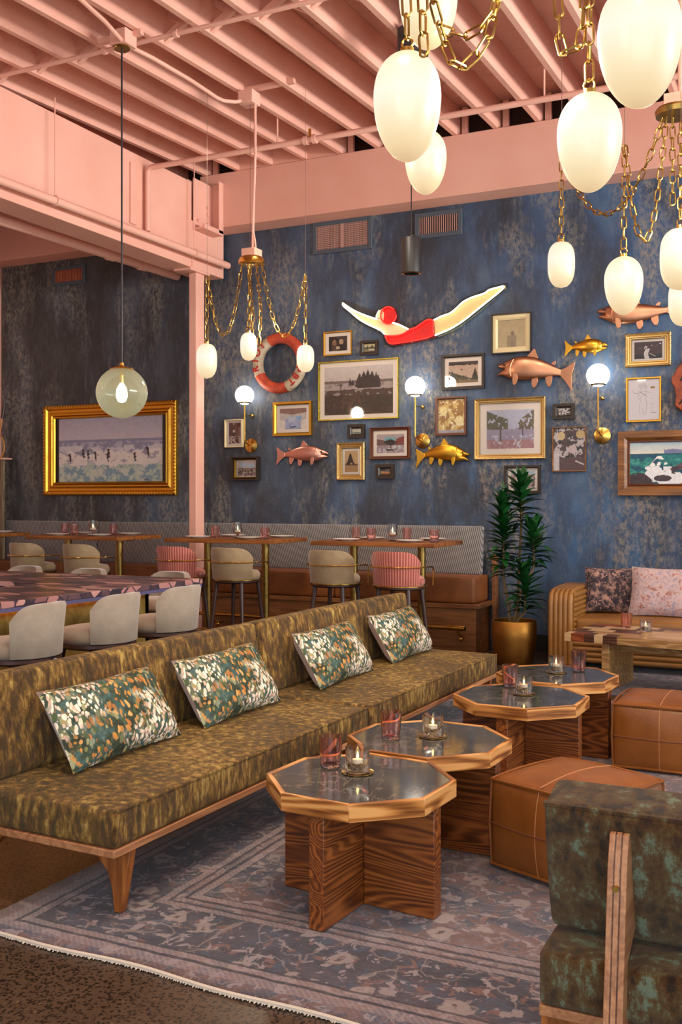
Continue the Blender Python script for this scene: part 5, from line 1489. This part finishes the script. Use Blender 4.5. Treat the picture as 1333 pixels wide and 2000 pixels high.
for k, (x, y, lb) in enumerate(((-3.80, 4.02, 'nearest of the three grey-taupe counter stools along the near bar side'), (-3.77, 4.62, 'middle grey-taupe counter stool on the near side of the bar'), (-3.74, 5.20, 'farthest grey-taupe counter stool on the near side, by the bar corner'))):
    place(lo, k > 0, (x, y, 0), R(90 + (6, 2, 0)[k]), lb)
lo2 = stool('x', MT['greytaupe'], MT['greytaupe'], False, 0.635, 'counter_stool', 'stools at the far end of the bar')
for ki, (px, Y, lb) in enumerate(((25, 6.62, 'left counter stool peeking over the far end of the bar'), (150, 6.60, 'middle counter stool peeking over the far end of the bar'), (312, 6.60, 'right counter stool behind the bar corner'))):
    o_ = copy_tree(lo2) if ki else lo2; r_ = ray(px, 1120); o_.location = (r_.x * Y / r_.y, Y, 0); o_.rotation_euler = (0, 0, R(180))
    o_['label'] = lb; o_['group'] = 'stools at the far end of the bar'

# ================================================================== BAR
t = thing('bar_counter', 'bar with pink and plum terrazzo top and gilt front lit from below the edge', 'bar', (-4.12, 6.24, 0))
BZ = 0.92
outer = [(0, 0), (-2.6, -0.05), (-2.6, -0.85), (-0.80, -0.83), (-0.86, -3.9), (-0.12, -3.9)]
MB().prism(outer, BZ - 0.038, BZ).build('countertop', MT['terrazzo'], t, bevel=0.004)
MB().prism([(x_ * 0.995 - 0.004, y_ - 0.004) for x_, y_ in outer], BZ - 0.062, BZ - 0.0385).build('fascia', MT['fascia'], t, smooth=0)
bx('front_panel', MT['barfront'], -0.34, -0.30, -3.85, -0.25, 0, BZ - 0.063, t, smooth=0)
bx('end_panel', MT['barfront'], -2.5, -0.30, -0.29, -0.25, 0, BZ - 0.063, t, smooth=0)
bx('inner_panel', MT['darkwood'], -0.74, -0.70, -3.85, -0.80, 0, BZ - 0.063, t, smooth=0)
bx('light_strip', MT['led'], -0.298, -0.285, -3.8, -0.3, BZ - 0.078, BZ - 0.066, t, smooth=0)
bx('light_strip', MT['led'], -2.4, -0.35, -0.248, -0.236, BZ - 0.078, BZ - 0.066, t, smooth=0)
bx('back_bar_light', MT['coolled'], -2.4, -0.9, -0.86, -0.855, BZ - 0.14, BZ - 0.07, t, smooth=0)
for yy in (-1.0, -1.06, -2.05, -2.11):
    MB().tube([(-0.06, yy, BZ - 0.062), (-0.06, yy, BZ - 0.085), (-0.05, yy, BZ - 0.1), (-0.03, yy, BZ - 0.1), (-0.02, yy, BZ - 0.085)], 0.006, 6).build('bag_hook', MT['brass'], t)

# ================================================================== PARTITION, RACKET
t = thing('board_partition', 'low partition of weathered vertical boards with a ledge at the far left', 'partition', (-9.52, 9.58, 0))
pz = at_y(10, 894, 9.6).z
for k in range(4):
    xx = 0.02 + k * 0.05
    bx('board', MT['greyboard'], xx, xx + 0.046, 0, 0.04 + 0.004 * (k % 2), 0, pz - 0.02, t, bevel=0.003)
bx('ledge', MT['pink'], 0.0, 0.235, -0.02, 0.15, pz - 0.02, pz, t, bevel=0.003)
t = thing('tennis_racket', 'old wooden tennis racket propped upside down on the partition ledge', 'racket', (-9.43, 9.64, pz))
el = [(0.085 * math.cos(a), 0.012, 0.14 + 0.14 * math.sin(a)) for a in np.linspace(0, 2 * PI, 29)[:-1]]
MB().tube(el, 0.011, 8, True).build('head_hoop', MT['cane'], t)
m = MB()
for k in range(-5, 6):
    x_ = k * 0.0145; hh = 0.13 * math.sqrt(max(0, 1 - (x_ / 0.082) ** 2)); m.cyl((x_, 0.012, 0.14 - hh), (x_, 0.012, 0.14 + hh), 0.001, 4)
    z_ = k * 0.024; ww = 0.08 * math.sqrt(max(0, 1 - (z_ / 0.135) ** 2)); m.cyl((-ww, 0.012, 0.14 + z_), (ww, 0.012, 0.14 + z_), 0.001, 4)
tag(m.build('strings', MT['ivory'], t), kind='stuff')
MB().tube([(0.0, 0.012, 0.275), (0.03, 0.03, 0.5)], 0.014, 8).build('shaft', MT['cane'], t)
MB().tube([(0.03, 0.03, 0.5), (0.052, 0.045, 0.68)], 0.019, 8).build('grip', MT['darkwood'], t)

# ================================================================== TAN CHANNEL SOFA
t = thing('channel_sofa', 'tan channel-tufted leather sofa against the blue wall at the right', 'sofa', (-2.22, 8.86, 0.0102))
SL = 2.3
m = MB().box(0.02, 0.20, 0.03, 0.82, 0.05, 0.64)
m.build('arm_core', MT['tan'], t, bevel=0.03)
for k in range(5):                                        # channels up the arm front and back over its top
    x_ = 0.022 + k * 0.042
    path = [(x_, 0.018, 0.04), (x_, 0.012, 0.3), (x_, 0.014, 0.58), (x_, 0.035, 0.645), (x_, 0.1, 0.672), (x_, 0.3, 0.682), (x_, 0.6, 0.682), (x_, 0.84, 0.67)]
    MB().tube(path, 0.0245, 10).build('arm_channel', MT['tan'], t, smooth=70)
for k in range(9):                                        # horizontal channels on the inner side of the arm
    MB().tube([(0.205, 0.03, 0.30 + k * 0.043), (0.213, 0.08, 0.30 + k * .043), (0.215, 0.5, 0.30 + k * 0.043), (0.205, 0.84, 0.30 + k * .043)], 0.0235, 10).build('arm_channel', MT['tan'], t, smooth=70)
MB().box(0.2, SL, 0.05, 0.84, 0.06, 0.30).build('seat_base', MT['tan'], t, bevel=0.01)
MB().rbox(((SL - .22) / 2, 0.36, 0.075), 0.04, 6, (0, .004, .02), Matrix.Translation((0.22 + (SL - .22) / 2, 0.42, 0.37))).build('seat_cushion', MT['tan'], t, smooth=60)
for k in range(6):
    MB().tube([(0.21, 0.057, 0.085 + k * 0.046), (SL, 0.057, 0.085 + k * 0.046)], 0.026, 10).build('front_channel', MT['tan'], t, smooth=70)
MB().rbox(((SL - .2) / 2, 0.08, 0.17), 0.05, 6, (0, 0, 0), Matrix.Translation((0.2 + (SL - .2) / 2, 0.80, 0.50))).build('back', MT['tan'], t, smooth=60)
for xx, yy in ((0.08, 0.12), (0.08, 0.78), (SL - .1, 0.12), (SL - .1, 0.78)):
    bx('foot', MT['black'], xx - 0.03, xx + 0.03, yy - 0.03, yy + 0.03, 0.0, 0.052, t, smooth=0)
pillow('dark indigo floral square pillow at the sofa arm', 0.43, 0.43, 0.15, (-1.79, 9.34, 0.468), (R(-20), 0, R(8)), MT['kilim'], MT['kilim'])
pillow('larger pale rose carpet-weave pillow with ivory edge on the tan sofa', 0.62, 0.46, 0.17, (-1.28, 9.18, 0.468), (R(-22), 0, R(-2)), MT['kilim2'], MT['ivory'])

# ================================================================== PATCHWORK TABLE
PT = (-1.86, 7.93)
t = thing('patchwork_table', 'long low table of mixed light and dark wood blocks in front of the tan sofa', 'coffee table', (*PT, 0.01), R(-8), None)
WM = [MT['maple'], MT['walnut'], MT['cherry'], MT['oakblock'], MT['walnut'], MT['maple'], MT['oakblock']]
random.seed(21)
PZ = 0.44
rows = [(0.0, [(0, .055, 0), (.055, .16, 2), (.16, .24, 4), (.24, .31, 5), (.31, .42, 1), (.42, .80, 3), (.80, 1.15, 6), (1.15, 1.5, 1)]),
        (0.12, [(0, .18, 4), (.18, .62, 3), (.62, .95, 5), (.95, 1.5, 3)]),
        (0.24, [(0, .10, 1), (.10, .30, 0), (.30, .52, 4), (.52, .86, 0), (.86, 1.2, 1), (1.2, 1.5, 0)]),
        (0.36, [(0, .22, 0), (.22, .45, 1), (.45, .8, 5), (.8, 1.1, 4), (1.1, 1.5, 0)]),
        (0.48, [(0, .14, 4), (.14, .40, 5), (.40, .62, 1), (.62, 1.0, 3), (1.0, 1.5, 1)]),
        (0.60, [(0, .3, 2), (.3, .55, 0), (.55, .9, 1), (.9, 1.5, 5)])]
for y_, bl in rows:
    for a, b, k in bl:
        bx('wood_block', WM[k], a + 0.0004, b - 0.0004, y_ + 0.0004, y_ + 0.1196, PZ - 0.062, PZ - random.uniform(0, 0.0006), t, bevel=0.0012, seg=1)
for xx in (0.28, 1.2):
    bx('slab_leg', MT['oakblock'], xx, xx + 0.06, 0.06, 0.66, 0, PZ - 0.062, t, bevel=0.003)
bx('stretcher', MT['oakblock'], 0.34, 1.2, 0.34, 0.38, PZ - 0.16, PZ - 0.062, t, bevel=0.003)
PTZ = PZ + 0.01
p = at_z(1224, 1226, PTZ); o_ = copy_tree(TUM); o_.location = p
tag(o_, 'pink ribbed tumbler on the patchwork table', 'glass', 'pink tumblers on the low tables')
p = at_z(1262, 1233, PTZ); o_ = copy_tree(VOT); o_.location = p
tag(o_, 'clear votive glass with lit tealight on the patchwork table', 'candle', 'votive candles on the low tables')

# ================================================================== POTTED PLANT
pc = Vector((-2.57, 9.0, 0))
t = thing('potted_plant', 'tall dark green dracaena in a round matte gold pot between banquette and tan sofa', 'plant', pc)
MB().lathe([(0, 0), (0.155, 0), (0.165, 0.01), (0.192, 0.12), (0.205, 0.25), (0.203, 0.395), (0.197, 0.40), (0.19, 0.395), (0.19, 0.35), (0, 0.35)], 40).build('pot', MT['potgold'], t, smooth=50)
MB().lathe([(0, 0.352), (0.189, 0.351), (0.189, 0.34)], 24).build('soil', MT['soil'], t)
def leaf_mesh(Ln, wd, droop):
    V = []; Fc = []; n = 7
    for i in range(n + 1):
        u = i / n
        ww = wd * (math.sin(PI * min(1, u * 0.93 + 0.07)) ** 0.8) * (1 - 0.25 * u) / 2
        x_ = Ln * u * (1 - 0.16 * u * droop); z_ = -Ln * droop * 0.55 * u * u
        V += [(x_, -ww, z_ + 0.14 * ww), (x_, 0, z_ - 0.25 * ww), (x_, ww, z_ + 0.14 * ww)]
    for i in range(n):
        a = i * 3
        Fc += [(a, a + 1, a + 4, a + 3), (a + 1, a + 2, a + 5, a + 4)]
    return MB().add(V, Fc)
LFS = []
for k in range(4):
    o_ = leaf_mesh(0.205 + 0.01 * k, 0.076 + 0.002 * k, 0.25 + 0.2 * k).build('leaf', MT['leaf'], t, smooth=80)
    LFS.append(o_)
used = [False] * 4
random.seed(4)
nl = 0
for (bxp, byp, px, zlo, zhi, rr) in ((0.04, 0.03, 1019, 1023, 940, 1.0), (-0.05, 0.0, 984, 1128, 976, 0.95), (0.0, -0.05, 1043, 1108, 1030, 0.95), (0.03, -0.06, 1026, 1196, 1120, 1.0)):
    Y = pc.y + byp
    b, tp = at_y(px, zlo, Y), at_y(px, zhi, Y)
    z0, z1 = b.z, tp.z
    st = [Vector((bxp * .6, byp * .6, 0.34)), Vector((bxp * .5 + (b.x - pc.x) * .3, byp, 0.34 + (z0 - .34) * .5)), Vector((b.x - pc.x, byp, z0)), Vector((tp.x - pc.x, byp, z1))]
    MB().tube(st, [0.014, 0.013, 0.012, 0.006], 8).build('stem', MT['trunk'], t)
    n = int((z1 - z0) * 118) + 12
    for i in range(n):
        f = i / (n - 1)
        an = i * 2.39996 + random.uniform(-.2, .2)
        pos = st[2].lerp(st[3], f)
        pitch = R(16 + 62 * f ** 2.0 + random.uniform(-14, 14))
        k = random.choice((0, 1, 2)) if f > .5 else random.choice((1, 2, 3))
        s_ = rr * (0.85 + 0.2 * math.sin(f * PI)) * random.uniform(.85, 1.1)
        if used[k]: o_ = LFS[k].copy(); COL.objects.link(o_)
        else: o_ = LFS[k]; used[k] = True
        o_.matrix_local = Matrix.Translation(pos) @ Matrix.Rotation(an, 4, 'Z') @ Matrix.Rotation(-pitch, 4, 'Y') @ Matrix.Scale(s_, 4)
        nl += 1
print('leaves', nl)

# ================================================================== HANGING LAMPS
def egg(H, W, kind):
    """profile from bottom to top, centred on z = 0"""
    pr = []
    if kind == 'egg':
        for k in range(31):
            u = (1 - math.cos(PI * k / 30)) / 2
            a = 2 * u - 1
            pr.append((W / 2 * max(0, 1 - abs(a) ** 2.3) ** 0.5 * (0.85 + 0.27 * u) * 0.965, -H / 2 + H * u))
        pr[0] = (0, -H / 2)
    else:
        for k in range(25):
            u = k / 24
            a = 2 * u - 1
            e = 3.4 if a > 0 else 2.6
            r_ = W / 2 * max(0, 1 - abs(a) ** e) ** (1 / 2.1)
            pr.append((r_, -H / 2 + H * u))
    pr[-1] = (0, H / 2)
    return pr
def link_chain(m, pts, L=0.068, wd=0.03, r_=0.0042):
    """links laid along a polyline, each turned a quarter round from the last"""
    pts = [Vector(p) for p in pts]
    seg = [(b - a).length for a, b in zip(pts, pts[1:])]
    tot = sum(seg); pitch = L - 2.2 * r_
    n = max(1, round(tot / pitch)); pitch = tot / n
    def P(s_):
        s_ = max(0, min(tot, s_))
        for a, b, l in zip(pts, pts[1:], seg):
            if s_ <= l + 1e-9: return a.lerp(b, s_ / l if l else 0)
            s_ -= l
        return pts[-1]
    for i in range(n):
        a, b = P(i * pitch), P((i + 1) * pitch)
        d = (b - a).normalized(); c_ = (a + b) / 2
        up = Vector((0, 1, 0)) if abs(d.y) < 0.8 else Vector((1, 0, 0))
        e1 = d.cross(up).normalized(); e2 = d.cross(e1)
        s_ = e1 if i % 2 else e2
        s_ = (s_ + (e2 if i % 2 else e1) * random.uniform(-.35, .35)).normalized()
        Lh = (pitch + 2.2 * r_) / 2; w2 = wd / 2
        loop = []
        for k in range(12):
            an = 2 * PI * k / 12
            x_ = (Lh - w2) * (1 if math.cos(an) >= 0 else -1) + w2 * math.cos(an); y_ = w2 * math.sin(an)
            loop.append(c_ + d * x_ + s_ * y_)
        m.tube(loop, r_, 5, True)
def swag(a, b, sag, n=14):
    return [a.lerp(b, k / n) - Vector((0, 0, sag * 4 * (k / n) * (1 - k / n))) for k in range(n + 1)]
def globe(parent, c_, H, W, kind, o_):
    g = MB().lathe(egg(H, W, kind), 32, caps=False).build('globe', MT['globe'], parent, smooth=80)
    g.location = c_ - o_
    MB().cyl((0, 0, H / 2 - 0.004), (0, 0, H / 2 + 0.012), 0.022, 16).build('cap', MT['brass'], g)
    MB().tube([(0.018 * math.cos(a), 0, H / 2 + 0.028 + 0.018 * math.sin(a)) for a in np.linspace(0, 2 * PI, 17)[:-1]], 0.004, 6, True).build('cap_ring', MT['brass'], g)
    return c_ + Vector((0, 0, H / 2 + 0.044)) - o_
def hang_wire(parent, a, b):
    MB().cyl(a, b, 0.0018, 5).build('hanging_wire', MT['wire'], parent)

# -- small chandelier by the column
cc = at_d(492, 513, 8.7)
t = thing('swag_chandelier', 'brass chandelier with swagged chains and three lit opal globes beside the pink column', 'chandelier', cc)
MB().lathe([(0.0, 0.05), (0.085, 0.05), (0.10, 0.04), (0.112, 0.02), (0.115, -0.012), (0.10, -0.02), (0.0, -0.02)], 32).build('canopy', MT['brass'], t)
bx('canopy_box', MT['pink'], -0.065, 0.065, -0.065, 0.065, 0.05, 0.115, t, bevel=0.003)
MB().tube([Vector((0.01, 0, 0.11)), Vector((0.015, 0, 0.4)), at_d(499, 300, 8.7) - cc, cb - cc + Vector((0.06, 0, 0.02))], 0.012, 8).build('feed_conduit', MT['pink'], t)
MB().tube([Vector((0.04, 0, 0.112)), Vector((0.035, 0, 0.17)), Vector((0.017, 0, 0.27))], 0.008, 8).build('feed_conduit', MT['pink'], t)
hooks = {}
for (gx, gy, H, W, hx, hy) in ((404, 705, .305, .178, 405, 540), (486, 677, .245, .145, 489, 512), (597, 700, .24, .15, 597, 536)):
    g = at_d(gx, gy, 8.7); top = globe(t, g, H, W, 'barrel', cc)
    hk = at_d(hx, hy, 8.7) - cc
    m = MB(); link_chain(m, [hk, top]); m.build('chain', MT['chainbrass'], t)
    hooks[hx] = hk
    zc = jz(at_d(hx, hy, 8.7).y)
    hang_wire(t, hk, Vector((hk.x, hk.y, zc - cc.z)))
for a, b, sg_ in ((Vector((-0.1, 0, -0.02)), hooks[405], 0.0), (Vector((0.1, 0, -0.02)), hooks[597], 0.0)):
    lo_ = at_d(450 if a.x < 0 else 563, 655 if a.x < 0 else 658, 8.7) - cc
    mid = (a + b) / 2; sag = mid.z - lo_.z
    m = MB(); link_chain(m, swag(a, b, sag)); m.build('chain', MT['chainbrass'], t)
for dx, dz in ((-0.05, -0.75), (0.03, -0.7)):
    m = MB(); link_chain(m, [Vector((dx, 0.03, -0.02)), Vector((dx + .05, 0.02, dz * .6)), Vector((dx + 0.03, 0.02, dz))]); m.build('chain', MT['chainbrass'], t)

# -- larger chandelier at the right, further back
c2 = at_d(1322, 222, 5.6)
t = thing('swag_chandelier', 'brass chandelier at the upper right edge with swagged chains and smaller lit opal globes', 'chandelier', c2)
MB().lathe([(0.0, 0.03), (0.105, 0.03), (0.115, 0.015), (0.11, -0.012), (0.0, -0.012)], 32).build('canopy', MT['antique'], t)
bx('canopy_box', MT['pink'], -0.06, 0.06, -0.06, 0.06, 0.03, 0.10, t, bevel=0.003)
MB().cyl((0.02, 0, 0.1), (0.02, 0, jz(c2.y) - c2.z + 0.02), 0.012, 8).build('feed_conduit', MT['pink'], t)
G2 = [((1097, 517), 6.5, .30, .172, 'barrel', (1098, 300)), ((1219, 558), 5.7, .33, .222, 'egg', (1221, 285)), ((1330, 506), 5.4, .335, .212, 'barrel', (1331, 240)), ((1336, 590), 6.2, .3, .18, 'barrel', (1336, 230))]
hk2 = []
for (gx, gy), D, H, W, kd, (hx, hy) in G2:
    g = at_d(gx, gy, D); top = globe(t, g, H, W, kd, c2)
    hk = at_d(hx, hy, D) - c2
    m = MB(); link_chain(m, [hk, top]); m.build('chain', MT['chainbrass'], t)
    hk2.append(hk)
    hang_wire(t, hk, Vector((hk.x, hk.y, jz(at_d(hx, hy, D).y) - c2.z)))
def low_swag(par, a, b, px, D, base):
    lo_ = at_d(*px, D) - base; mid = (a + b) / 2
    m = MB(); link_chain(m, swag(a, b, max(0.05, mid.z - lo_.z))); m.build('chain', MT['chainbrass'], par)
low_swag(t, Vector((-0.07, 0, -0.012)), hk2[0], (1205, 417), 6.05, c2)
low_swag(t, Vector((-0.05, -0.02, -0.012)), hk2[1], (1262, 472), 5.65, c2)
m = MB(); link_chain(m, [Vector((-0.02, 0.0, -0.012)), Vector((-0.02, 0, -0.5))]); m.build('chain', MT['chainbrass'], t)

# -- near chandelier, canopy above the picture: four big globes
c3 = at_d(1085, -200, 3.3)
c3.z = min(c3.z, 3.75)
t = thing('swag_chandelier', 'nearest brass chandelier with chains and large lit opal globes along the top of the view', 'chandelier', c3)
MB().lathe([(0.0, 0.03), (0.105, 0.03), (0.115, 0.015), (0.11, -0.012), (0.0, -0.012)], 32).build('canopy', MT['antique'], t)
MB().cyl((0, 0, 0.03), (0, 0, 5.0 - c3.z), 0.012, 8).build('feed_conduit', MT['pink'], t)
G3 = [((837, 6), 3.68, .335, .222, (850, -190)), ((796, 209), 3.2, .345, .222, (793, -60)), ((1152, 279), 3.34, .325, .219, (1152, -60)), ((1250, 88), 2.63, .325, .221, (1250, -200))]
hk3 = []
for (gx, gy), D, H, W, (hx, hy) in G3:
    g = at_d(gx, gy, D); top = globe(t, g, H, W, 'egg', c3)
    hk = at_d(hx, hy, D) - c3
    m = MB(); link_chain(m, [hk, top], 0.075, 0.03, 0.0042); m.build('chain', MT['chainbrass'], t)
    hk3.append(hk)
    hang_wire(t, hk, Vector((hk.x, hk.y, 5.0 - c3.z)))
a = Vector((-0.08, 0, -0.012))
def chain3(pts):
    m = MB(); link_chain(m, [at_d(x_, y_, D) - c3 for x_, y_, D in pts], 0.075, 0.03, 0.0042); m.build('chain', MT['chainbrass'], t)
chain3([(985, -60, 3.4), (972, 10, 3.4), (945, 52, 3.45), (912, 72, 3.5), (886, 66, 3.55), (862, 56, 3.6)])
chain3([(985, -60, 3.4), (968, 20, 3.35), (955, 70, 3.35), (930, 112, 3.35), (898, 137, 3.35), (880, 118, 3.3), (865, 72, 3.3), (850, 20, 3.25), (840, -40, 3.2)])
chain3([(1085, -120, 3.3), (1090, -20, 3.3), (1094, 60, 3.3), (1092, 100, 3.3), (1110, 108, 3.3), (1132, 95, 3.3), (1140, 40, 3.3), (1146, -60, 3.3)])
chain3([(826, -60, 3.05), (826, 30, 3.05), (829, 108, 3.05)])
# the smaller globe seen behind the second one belongs to a fitting further back
c4 = at_d(833, 60, 5.2)
t = thing('globe_pendant', 'lit opal globe half hidden behind the large left globe', 'pendant lamp', Vector((c4.x, c4.y, jz(c4.y))))
o4 = Vector((c4.x, c4.y, jz(c4.y)))
g = at_d(832, 317, 5.2); top = globe(t, g, .33, .222, 'egg', o4)
MB().lathe([(0, -0.03), (0.06, -0.03), (0.06, 0.0), (0, 0.0)], 20).build('canopy', MT['antique'], t)
m = MB(); link_chain(m, [Vector((g.x - o4.x, g.y - o4.y, -0.03)), top]); m.build('chain', MT['chainbrass'], t)

# -- black cylinder pendant
bp = at_d(804, 500, 8.6)
zc = jz(bp.y)
t = thing('cylinder_pendant', 'matte black cylinder pendant on a long cord between the two upper wall vents', 'pendant lamp', (bp.x, bp.y, zc))
def zl(py): return EYE + (HY - py) / F * 8.6 - zc
m = MB().lathe([(0.0, zl(466)), (0.083, zl(466)), (0.087, zl(468)), (0.087, zl(534)), (0.07, zl(535)), (0.068, zl(515)), (0, zl(515))], 32)
m.build('shade', MT['black'], t)
MB().cyl((0, 0, zl(466)), (0, 0, zl(460)), 0.02, 12).build('strain_relief', MT['black'], t)
MB().cyl((0, 0, zl(461)), (0, 0, JH), 0.005, 6).build('cord', MT['black'], t)
MB().lathe([(0.065, zl(534.6)), (0.072, zl(535.4)), (0.08, zl(534.6))], 32, caps=False).build('rim_ring', MT['brass'], t)
# -- black cylinder light fixed under the joists
fx = at_d(807, 96, 7.5)
zj = jz(fx.y)
t = thing('ceiling_light', 'short charcoal cylinder light fixed under the joists behind the globes', 'ceiling light', (fx.x, fx.y, zj))
MB().lathe([(0, JH), (0.03, JH), (0.03, 0.0), (0.105, 0), (0.115, -0.01), (0.115, min(-0.1, fx.z - zj - 0.05)), (0.1, min(-0.11, fx.z - zj - 0.06)), (0, min(-0.105, fx.z - zj - 0.055))], 32).build('housing', MT['charcoal'], t)

# -- blown glass globe pendant
gp = at_d(238, 767, 7.45)
t = thing('glass_pendant', 'smoky blue glass ball pendant with a glowing bulb on a long black cord', 'pendant lamp', (gp.x, gp.y, gb.z))
o_ = Vector((gp.x, gp.y, gb.z)); gl = gp - o_
MB().lathe([(0, 0.0), (0.058, 0.0), (0.062, -0.012), (0.055, -0.02), (0, -0.02)], 28).build('canopy', MT['antique'], t)
MB().cyl((0, 0, -0.02), (0, 0, gl.z + 0.2), 0.007, 8).build('cord', MT['black'], t)
MB().lathe([(0, 0.225), (0.014, 0.22), (0.016, 0.20), (0.03, 0.193), (0.085, 0.178), (0.088, 0.17), (0, 0.17)], 24, Matrix.Translation(gl)).build('cap', MT['brass'], t)
MB().cyl((0, 0, gl.z + 0.17), (0, 0, gl.z + 0.07), 0.018, 12).build('lamp_holder', MT['brass'], t)
MB().lathe([(0, -0.075), (0.028, -0.065), (0.042, -0.025), (0.037, 0.025), (0.018, 0.06), (0.012, 0.072)], 18, Matrix.Translation(gl)).build('bulb', MT['bulb'], t, smooth=80)
x = bpy.data.materials.new('smoky_blue_glass'); x.use_nodes = True
nt = x.node_tree; nt.nodes.remove(nt.nodes['Principled BSDF'])
tr = nt.nodes.new('ShaderNodeBsdfTransparent'); gls = nt.nodes.new('ShaderNodeBsdfGlossy'); gls.inputs['Roughness'].default_value = 0.04
tc = nt.nodes.new('ShaderNodeTexCoord'); sp_ = nt.nodes.new('ShaderNodeSeparateXYZ'); rp = nt.nodes.new('ShaderNodeValToRGB')
ad = nt.nodes.new('ShaderNodeMath'); ad.operation = 'MULTIPLY_ADD'; ad.inputs[1].default_value = 2.6; ad.inputs[2].default_value = 0.5
nt.links.new(tc.outputs['Object'], sp_.inputs[0]); nt.links.new(sp_.outputs[2], ad.inputs[0]); nt.links.new(ad.outputs[0], rp.inputs[0])
e = rp.color_ramp.elements
e[0].position = 0.03; e[0].color = (*lin((60, 104, 120)), 1); e[1].position = 0.6; e[1].color = (*lin((236, 240, 240)), 1)
em = e.new(0.3); em.color = (*lin((182, 206, 214)), 1)
nt.links.new(rp.outputs[0], tr.inputs[0])
fr = nt.nodes.new('ShaderNodeFresnel'); fr.inputs[0].default_value = 1.5
mx = nt.nodes.new('ShaderNodeMixShader')
nt.links.new(fr.outputs[0], mx.inputs[0]); nt.links.new(tr.outputs[0], mx.inputs[1]); nt.links.new(gls.outputs[0], mx.inputs[2])
tl = nt.nodes.new('ShaderNodeBsdfTranslucent'); tl.inputs[0].default_value = (*lin((206, 220, 222)), 1)
m2 = nt.nodes.new('ShaderNodeMixShader'); m2.inputs[0].default_value = 0.2        # fine bubbles in the blown glass
nt.links.new(mx.outputs[0], m2.inputs[1]); nt.links.new(tl.outputs[0], m2.inputs[2])
nt.links.new(m2.outputs[0], nt.nodes['Material Output'].inputs[0])
g = MB().sphere((0, 0, 0), 0.188, 32, 20).build('glass_ball', x, t, smooth=80)
g.location = gl
